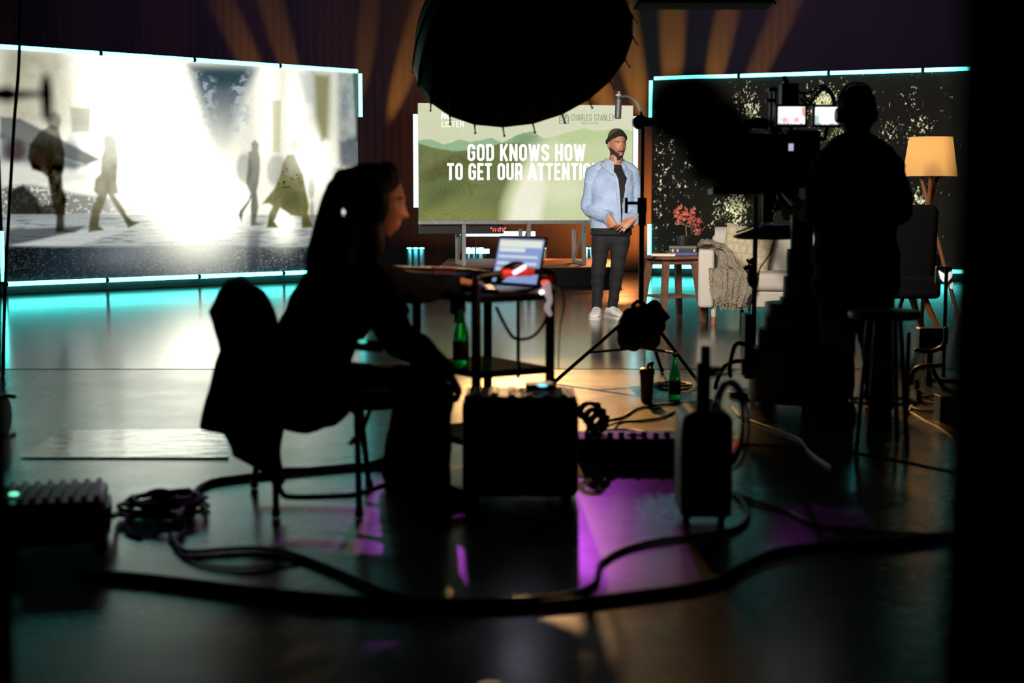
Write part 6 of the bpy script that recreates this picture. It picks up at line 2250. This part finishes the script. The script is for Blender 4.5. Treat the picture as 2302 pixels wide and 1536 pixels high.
for l, d in ((olL, (-0.55, 0.8)), (olR, (0.1, 1))):
    u_, s_ = shoe((l[2].x + d[0] * 0.06, l[2].y + d[1] * 0.06, 0), d, 0.30, 0.115, 0.11)
    so = build(u_, 'shoe', BLACKP, op_, sharp=60)
    build(s_, 'sole', mat('tan_sole', (70, 52, 34), 0.7), so, sharp=50)
# headphones
hpL, hpR = oc + V((-0.088, 0.0, -0.012)), oc + V((0.088, 0.0, -0.012))
hp = build(MB().tube([hpL + V((0, 0, 0.03)), oc + V((-0.095, 0, 0.06)), oc + V((-0.055, 0, 0.135)), oc + V((0, 0, 0.152)), oc + V((0.055, 0, 0.135)), oc + V((0.095, 0, 0.06)), hpR + V((0, 0, 0.03))], [(0.014, 0.006)] * 7, 10, side=(0, 1, 0), k=4), 'headphone_band', BLACKP, op_, sharp=180)
for q, s in ((hpL, -1), (hpR, 1)):
    build(MB().lathe([(0.0, -0.018), (0.034, -0.018), (0.04, -0.008), (0.04, 0.010), (0.03, 0.018), (0.0, 0.018)], q, 20, (0, PI / 2, 0)), 'ear_cup', BLACKP, hp)

# stool behind the operator
SYT = 6.5
stl = thing('stool', 'round black bar stool behind the camera operator', 'stool', (A(1990, 850, SYT).x, SYT, 0))
sc2 = A(1988, 708, SYT)
build(MB().lathe([(0.0, -0.018), (0.150, -0.018), (0.163, -0.006), (0.163, 0.012), (0.152, 0.022), (0.0, 0.024)], sc2, 36), 'seat', mat('stool_seat', (22, 22, 24), 0.45), stl, sharp=50)
for (px, dy) in ((1925, -0.13), (2040, -0.13), (1952, 0.14), (2016, 0.14)):
    f = V((A(px, 1000, SYT + dy).x, SYT + dy, 0.003))
    tp = sc2 + V(((f.x - sc2.x) * 0.62, dy * 0.55, -0.015))
    build(MB().tube([tp, f], 0.0115, 10), 'leg', BLACKM, stl)
ring = [(sc2.x + 0.145 * math.cos(a), SYT + 0.115 * math.sin(a), 0.22) for a in np.linspace(0, 2 * PI, 29)[:-1]]
build(MB().tube(ring, 0.008, 8, closed=True), 'foot_ring', BLACKM, stl, sharp=180)
cpl = cable('red_light_tube', [A(2043, 752, 6.75), A(2041, 800, 6.76), A(2040, 880, 6.78), V((A(2036, 900, 6.8).x, 6.8, 0.02))], 0.011, mat('crimson', (150, 14, 44), 0.45), 'thin crimson tube standing against the stool\'s right legs', 'tube')  # red light on a stool leg, put into an added tube's colour

# dark armchair beyond the operator
AYF = 11.3
ac = thing('armchair', 'dark high-backed armchair with wooden splayed legs behind the stool', 'armchair', (A(2020, 700, 11.6).x, 11.6, 0))
DARKF = mat('dark_upholstery', (16, 15, 17), 0.95, scale=120)
ax0, ax1 = A(1930, 600, AYF).x, A(2120, 600, AYF).x
axc = (ax0 + ax1) / 2
build(MB().box((axc, 11.62, 0.44), (ax1 - ax0, 0.62, 0.18)), 'seat', DARKF, ac, bevel=0.04, seg=3)
build(MB().box((axc, 11.40, 0.78), (ax1 - ax0 - 0.06, 0.14, 0.64), (math.radians(6), 0, 0)), 'backrest', DARKF, ac, bevel=0.06, seg=4)
for x in (ax0 + 0.04, ax1 - 0.04):
    build(MB().box((x, 11.65, 0.58), (0.09, 0.56, 0.24)), 'armrest', DARKF, ac, bevel=0.03, seg=3)
for sx_, sy_ in ((-1, -1), (1, -1), (-1, 1), (1, 1)):
    build(MB().tube([V((axc + sx_ * 0.22, 11.62 + sy_ * 0.2, 0.37)), V((axc + sx_ * 0.38, 11.62 + sy_ * 0.26, 0.003))], [0.028, 0.018], 10), 'leg', mat('orange_wood', (168, 96, 48)), ac)
wlm = thing('work_light', 'small white star-shaped light on a thin black stand at the right edge', 'light', (A(2127, 620, 9.0).x, 9.0, 0))
wx = A(2127, 620, 9.0)
build(MB().cyl((wx.x, 9.0, 0.0), (wx.x, 9.0, wx.z + 0.05), 0.012, n=10), 'pole', BLACKM, wlm)
build(MB().cyl((wx.x, 9.0, 0.0), (wx.x, 9.0, 0.02), 0.13, n=24), 'foot_plate', BLACKM, wlm)
WL = mat('white_lamp_face', (245, 245, 245), 0.4, emis=(1.3, 1.25, 1.2), es=1)
for pts in ([(2112, 609), (2123, 616), (2122, 634), (2116, 626)], [(2128, 616), (2142, 610), (2139, 624), (2128, 636)], [(2138, 640), (2142, 636), (2140, 650), (2136, 648)]):
    build(MB().prism([A(x, y, 9.02) for x, y in pts], (0, 0.02, 0)), 'lamp_face', WL, wlm)
build(MB().box((wx.x, 9.06, wx.z), (0.10, 0.04, 0.11)), 'housing', BLACKP, wlm, bevel=0.006)
# tripod dolly with curved tubes in the dark right corner
dy_ = thing('dolly_base', 'black dolly base with curved tube legs and wheels at the right edge', 'dolly', (A(2085, 860, 8.3).x, 8.3, 0))
for pts in ([(2048, 862), (2052, 838), (2066, 826), (2096, 823), (2120, 822)], [(2094, 824), (2104, 846), (2122, 872), (2136, 880)], [(2060, 788), (2095, 790), (2122, 775), (2126, 740)]):
    build(MB().tube([A(x, y, 8.4 - 0.02 * i) for i, (x, y) in enumerate(pts)], 0.014, 10, k=4, round_=True), 'tube_leg', BLACKM, dy_, sharp=180)
for (px, py) in ((2058, 852), (2062, 876), (2136, 886)):
    q = FL(px, py + 14, 0.035)
    build(MB().cyl(q - V((0.014, 0, 0)), q + V((0.014, 0, 0)), 0.035, n=16), 'wheel', RUBBER, dy_)
bk = A(2090, 795, 8.7)
build(MB().box((bk.x, 8.7, 0.29), (0.16, 0.1, 0.14)), 'motor_box', BLACKP, dy_, bevel=0.01)
build(MB().cyl((bk.x, 8.7, 0.0), (bk.x, 8.7, 0.24), 0.02, n=12), 'column', BLACKM, dy_)
jb = thing('junction_box', 'small dark floor box beside red-edged cables at the right edge', 'box', FL(2118, 935))
q = FL(2120, 945)
build(MB().box((q.x + 0.03, q.y, 0.065), (0.13, 0.12, 0.13)), 'housing', BLACKP, jb, bevel=0.006)
build(MB().box((q.x + 0.0, q.y - 0.062, 0.05), (0.05, 0.006, 0.03)), 'red_switch', mat('dull_red', (110, 16, 20), 0.5), jb)
lcb = cable('looped_cable', floor_path([(2040, 930), (2060, 905), (2100, 908), (2125, 915), (2090, 925), (2050, 915), (2070, 895), (2120, 890)], 0.008), 0.006, mat('brick_cable', (70, 26, 18), 0.5), 'dark red cable looped on the floor below the dolly base')
cable('wire', floor_path([(2035, 920), (2060, 935), (2085, 950), (2110, 962), (2140, 985)], 0.005), 0.004, mat('amber_wire', (150, 110, 50), 0.4), 'thin amber wire on the floor right of the stool')

# ================================================================== small things on the floor
tumb = thing('tumbler', 'brown insulated tumbler with black flip lid and straw under the tripod stand', 'cup', FL(1454, 905))
q = FL(1454, 903)
build(MB().lathe([(0.030, 0.0), (0.033, 0.004), (0.041, 0.165), (0.0, 0.166)], q, 24), 'cup_body', mat('brown_tumbler', (92, 52, 38), 0.45), tumb)
build(MB().lathe([(0.043, 0.16), (0.044, 0.185), (0.036, 0.192), (0.0, 0.193)], q, 24), 'lid', BLACKP, tumb)
build(MB().tube([q + V((0.0, 0, 0.185)), q + V((0.012, 0, 0.215)), q + V((0.03, 0, 0.222)), q + V((0.026, 0, 0.20))], 0.009, 8, k=4, round_=True).tube([q + V((-0.014, 0, 0.19)), q + V((-0.016, 0, 0.30))], 0.003, 6), 'flip_straw', BLACKP, tumb, sharp=180)
bottle('green glass bottle standing on the floor right of the brown tumbler', FL(1516, 898), 1.0, 'green glass water bottles')
coil = []
for i in range(84):
    a = 2 * PI * i / 14
    k = i / 84
    c = FL(1512, 864, 0.008 + 0.012 * k)
    r = 0.115 - 0.03 * k + 0.008 * math.sin(i)
    coil.append(c + V((r * math.cos(a), r * 1.05 * math.sin(a), 0)))
cable('floor_cable_coil', coil, 0.0055, mat('olive_cable', (80, 74, 30), 0.5), 'olive cable coiled in a ring behind the green bottle', k=3)
bx0 = FL(1235, 1140)
# mirror-like sheet on the floor at left
sh_ = [FL(45, 1030, 0.004), FL(514, 1030, 0.004), FL(510, 972, 0.004), FL(480, 966, 0.004), FL(140, 969, 0.004)]
SHEET = mat_floor('clear_acrylic', (14, 14, 16), 0.03, 0.14, 5.0, 0.45)
o = build(MB().prism(sh_, (0, 0, 0.004)), 'floor_sheet', SHEET, smooth=False)
tag(o, 'shiny flat acrylic sheet lying on the floor left of the coat', 'sheet')

# slatted black case with a green light at the left edge
l0, l1 = FL(15, 1235), FL(238, 1235)
yb = l0.y
lz = 0.165
lbx = thing('power_case', 'black ridged power case with a green light at the left edge of the floor', 'case', (l1.x, yb, 0))
lw_ = l1.x - l0.x
build(MB().box(((l0.x + l1.x) / 2 - 0.03, yb + 0.2, 0.012 + lz / 2 - 0.01), (lw_ + 0.06, 0.36, lz - 0.02)), 'shell', BLACKP, lbx, bevel=0.02, seg=3)
rg_ = MB()
for i in range(8):
    rg_.box(((l0.x + l1.x) / 2 - lw_ * 0.46 + i * lw_ * 0.125, yb + 0.2, lz + 0.001), (lw_ * 0.06, 0.31, 0.012))
build(rg_, 'ridged_lid', BLACKP, lbx, bevel=0.003)
build(MB().box((l1.x + 0.006, yb + 0.2, 0.08), (0.016, 0.2, 0.08)), 'side_latch', BLACKM, lbx, bevel=0.004)
gl = A(72, 1120, yb + 0.16)
build(MB().ell((gl.x, yb + 0.12, lz + 0.010), (0.016, 0.012, 0.006), 12, 8), 'green_light', mat('green_led', (60, 230, 160), 0.4, emis=(0.3, 1.8, 1.0), es=1), lbx)
for (px, py) in ((20, 1232), (232, 1232)):
    q = FL(px, py)
    for dy2 in (0.05, 0.32):
        build(MB().cyl((q.x, yb + dy2, 0.0), (q.x, yb + dy2, 0.016), 0.02, n=12), 'rubber_foot', RUBBER, lbx)
lbx.rotation_euler = (0, 0, math.radians(14))
# round reel at the far left edge
rq = FL(8, 985)
rl_ = thing('cable_reel', 'small black cable reel half hidden at the left edge', 'reel', rq)
build(MB().cyl((rq.x - 0.06, rq.y, 0.105), (rq.x + 0.0, rq.y, 0.105), 0.06, n=28), 'core', RUBBER, rl_)
for x in (-0.07, 0.005):
    build(MB().cyl((rq.x + x - 0.006, rq.y, 0.105), (rq.x + x + 0.006, rq.y, 0.105), 0.10, n=32), 'flange', BLACKP, rl_, bevel=0.003)
build(MB().tube([(rq.x + 0.005, rq.y, 0.19), (rq.x + 0.03, rq.y - 0.01, 0.205), (rq.x + 0.07, rq.y - 0.01, 0.20)], 0.010, 8, k=3), 'crank', BLACKM, rl_, sharp=180)
build(MB().box((rq.x - 0.03, rq.y, 0.006), (0.12, 0.18, 0.012)), 'foot', BLACKM, rl_)

# ------------------------------------------------------------------ cables on the floor
BC = mat('black_cable', (16, 16, 16), 0.45)
cable('power_cable', [V((l1.x - 0.02, yb + 0.17, 0.075))] + floor_path([(262, 1158), (300, 1160), (345, 1158)], 0.03), 0.009, BC, 'black cable running from the ridged case into the floor coil')
cable('power_cable', [V((l1.x - 0.03, yb + 0.21, 0.06))] + floor_path([(266, 1152), (310, 1150), (360, 1148)], 0.02), 0.008, BC, 'second black cable from the ridged case to the floor coil, lying behind the first')
cl_ = []
cc0 = FL(368, 1152)
for i in range(130):
    a = 2 * PI * i / 18 + 0.4
    k = i / 130
    r = 0.165 - 0.045 * abs(math.sin(i * 0.21)) - 0.02 * k
    cl_.append((cc0.x + r * math.cos(a) + 0.012 * math.sin(i * 0.5), cc0.y + r * 0.95 * math.sin(a), 0.010 + 0.055 * k + 0.006 * math.sin(i * 1.3)))
for px, py, z in ((430, 1108, 0.03), (400, 1160, 0.05), (383, 1190, 0.02), (388, 1215, 0.009)):
    cl_.append(tuple(FL(px, py, z)))
for px, py in ((420, 1240), (500, 1236), (570, 1233), (640, 1240), (720, 1268), (800, 1302), (860, 1328), (940, 1346), (1060, 1352), (1250, 1342), (1330, 1318), (1345, 1290), (1352, 1265), (1400, 1236), (1480, 1215), (1580, 1204), (1655, 1188), (1682, 1160), (1672, 1130), (1650, 1108)):
    cl_.append(tuple(FL(px, py, 0.009)))
cable('coiled_cable', cl_, 0.0085, BC, 'black cable coiled by the ridged case and trailing across the floor to the right', k=3)
cable('thin_lead', floor_path([(392, 1232), (420, 1255), (480, 1272), (560, 1278), (640, 1266), (690, 1262), (740, 1282), (830, 1326), (900, 1345)], 0.006), 0.005, BC, 'thin black lead branching off below the coiled cable')
cable('short_lead', [FL(285, 1162, 0.03), FL(283, 1185, 0.015), FL(296, 1203, 0.006), FL(318, 1208, 0.006)], 0.0055, BC, 'short loose lead hanging out of the floor coil at its left')
cable('short_lead', [FL(410, 1165, 0.04), FL(414, 1190, 0.015), FL(404, 1208, 0.006)], 0.0055, BC, 'short loose lead hanging out of the floor coil at its right')
cable('thick_cable', floor_path([(180, 1288), (300, 1296), (430, 1310), (560, 1326), (700, 1340), (860, 1354), (1000, 1362), (1140, 1364), (1300, 1352), (1430, 1336), (1540, 1322), (1620, 1300), (1690, 1262), (1750, 1240), (1850, 1228), (2000, 1218), (2150, 1200)], 0.013), 0.013, BC, 'thick black cable crossing the whole floor nearest the viewer')
cable('chair_cable', floor_path([(434, 1118), (446, 1098), (480, 1082), (540, 1073), (640, 1062), (740, 1052), (830, 1046), (930, 1052)], 0.011), 0.011, BC, 'black cable passing behind the chair legs')
cable('yellow_cable', floor_path([(1646, 915), (1664, 936), (1700, 950), (1740, 964), (1778, 978), (1802, 990), (1812, 1006), (1836, 1028), (1870, 1050)], 0.006), 0.005, mat('yellow_cable', (190, 150, 60), 0.35), 'thin yellow cable winding across the floor below the camera pedestal')
cable('olive_lead', floor_path([(1640, 1104), (1670, 1118), (1720, 1134), (1770, 1150), (1810, 1170), (1860, 1184), (1940, 1194), (2120, 1204)], 0.009), 0.008, mat('lime_cable', (120, 126, 36), 0.4), 'olive-green cable on the dark floor right of the upright case')
for k_, (pts, lb_) in enumerate((([(1345, 960), (1360, 948), (1400, 938), (1430, 920), (1470, 912), (1540, 906), (1600, 900)], 'black cable running from the connector box past the tumbler'),
                                 ([(1350, 966), (1390, 950), (1450, 945), (1490, 938), (1520, 924), (1560, 912)], 'black cable looping from the connector box towards the green bottle'),
                                 ([(1340, 970), (1400, 966), (1450, 972), (1490, 976), (1520, 984)], 'black cable lying along the back edge of the connector box'))):
    cable('signal_cable', [FL(x, y, 0.008 + (0.06 if i == 0 else 0)) for i, (x, y) in enumerate(pts)], 0.007, BC, lb_)
for k_, (x, y) in enumerate(((1318, 925), (1330, 938), (1338, 952))):
    lp_ = []
    for i in range(22):
        a = 2 * PI * i / 11
        lp_.append(A(x + 20 * math.cos(a) + i * 0.6, y + 18 * math.sin(a), 6.2 + 0.03 * math.sin(a * 0.7) + 0.02 * k_))
    cable('cable_loop', lp_ + [V((A(x, y, 6.22).x, 6.22, 0.118))], 0.009, BC, ['upper', 'middle', 'lower'][k_] + ' loop of black cable bunched at the corner of the connector box', k=3)
cable('boundary_wire', floor_path([(1652, 996), (1760, 1004), (1880, 1012), (1990, 1030), (2140, 1060)], 0.004), 0.004, BC, 'thin black wire on the floor in front of the stool')
rdq = FL(1655, 1003)
rt = thing('red_tag', 'small glossy red tag on the floor right of the upright case', 'tag', rdq)
build(MB().ell(rdq + V((0, 0, 0.014)), (0.018, 0.012, 0.012), 14, 8), 'knob', mat('glowing_red', (214, 40, 24), 0.25, emis=(0.5, 0.03, 0.01), es=0.5), rt)  # knob's red brightened by emission, though it is no lamp
build(MB().tube([rdq + V((0.0, 0, 0.006)), rdq + V((0.06, 0.0, 0.005)), rdq + V((0.11, -0.01, 0.004))], 0.004, 6), 'cord', mat('orange_cord', (170, 80, 36), 0.4), rt)

# ================================================================== close, out-of-focus things
DRAPE = mat('black_drape', (9, 9, 10), 0.95, spec=0.1)


def drape(name, label, x0, x1, Y, seed):
    def f(u, v):
        x = x0 + (x1 - x0) * u
        return (x, Y + 0.035 * math.sin(u * 22 + seed) * min(1, 6 * u * (1 - u) + 0.2), 0.01 + 6.4 * v)
    o = build(MB().sheet(f, 60, 6, 0.01), name, DRAPE, sharp=180)
    tag(o, label, 'curtain')
    return o


drape('side_drape', 'black drape filling the right edge of the view, very close', 0.379, 1.9, 1.22, 0)
drape('side_drape', 'black drape edge along the left side of the view', -2.4, -0.79, 2.2, 1.5)
# fuzzy windscreen on a boom arm clamped near the right drape
wn_ = thing('boom_microphone', 'out-of-focus dark fuzzy boom windscreen close to the viewer, left of the camera rig', 'microphone', A(1540, 260, 1.55))
fz = MB()
fz.ell(A(1545, 248, 1.55), (0.045, 0.045, 0.040), 24, 16)
fz.ell(A(1612, 320, 1.58), (0.040, 0.040, 0.050), 24, 16)
fz.ell(A(1660, 375, 1.60), (0.034, 0.034, 0.038), 24, 16)
fz = fuse(fz, 0.004, 3)
fz.jitter(0.004, (90, 90, 90), 6)
build(fz, 'windscreen', mat('blue_black_fur', (10, 12, 26), 1.0, scale=300, sheen=0.3), wn_, sharp=180)
build(MB().tube([A(1660, 400, 1.6), A(1740, 560, 1.5), A(1900, 760, 1.4), A(2160, 900, 1.3)], 0.006, 10, k=4), 'boom_arm', BLACKM, wn_, sharp=180)
build(MB().cyl((A(2175, 900, 1.28).x, 1.3, 0.0), (A(2175, 900, 1.28).x, 1.3, 1.6), 0.012, n=12), 'pole', BLACKM, wn_)
build(MB().cyl((A(2175, 900, 1.28).x, 1.3, 0.0), (A(2175, 900, 1.28).x, 1.3, 0.02), 0.07, n=24), 'foot_plate', BLACKM, wn_)
# blurred stand knob and hanging cable at upper left
kn = thing('stand_knob', 'out-of-focus black stand arm and knob against the left LED wall', 'stand', A(20, 212, 2.6))
build(MB().tube([A(103, 172, 2.6), A(104, 200, 2.6), A(106, 262, 2.6)], [0.006, 0.011, 0.009], 12, k=4, round_=True), 'upright', BLACKP, kn, sharp=180)
build(MB().tube([A(-60, 213, 2.6), A(0, 213, 2.6), A(104, 212, 2.6)], [0.011, 0.011, 0.004], 10), 'arm', BLACKP, kn)
build(MB().ell(A(14, 212, 2.6), (0.02, 0.015, 0.014), 16, 10), 'knob', BLACKP, kn)
build(MB().cyl((A(-62, 213, 2.6).x, 2.6, 0.0), (A(-62, 213, 2.6).x, 2.6, 1.75), 0.014, n=12), 'pole', BLACKM, kn)
build(MB().cyl((A(-62, 213, 2.6).x, 2.6, 0.0), (A(-62, 213, 2.6).x, 2.6, 0.02), 0.10, n=20), 'foot_plate', BLACKM, kn)
hgc = cable('hanging_cable', [A(46, -800, 9.2), A(46, -500, 9.2), A(46, -200, 9.2), A(45.5, 0, 9.2), A(44, 100, 9.2), A(40, 180, 9.2), A(33, 260, 9.2), A(28, 340, 9.2), A(20, 480, 9.2), A(12, 640, 9.2), V((A(6, 800, 9.2).x, 9.2, 0.01))], 0.011, BC, 'black cable hanging down in front of the left LED wall')
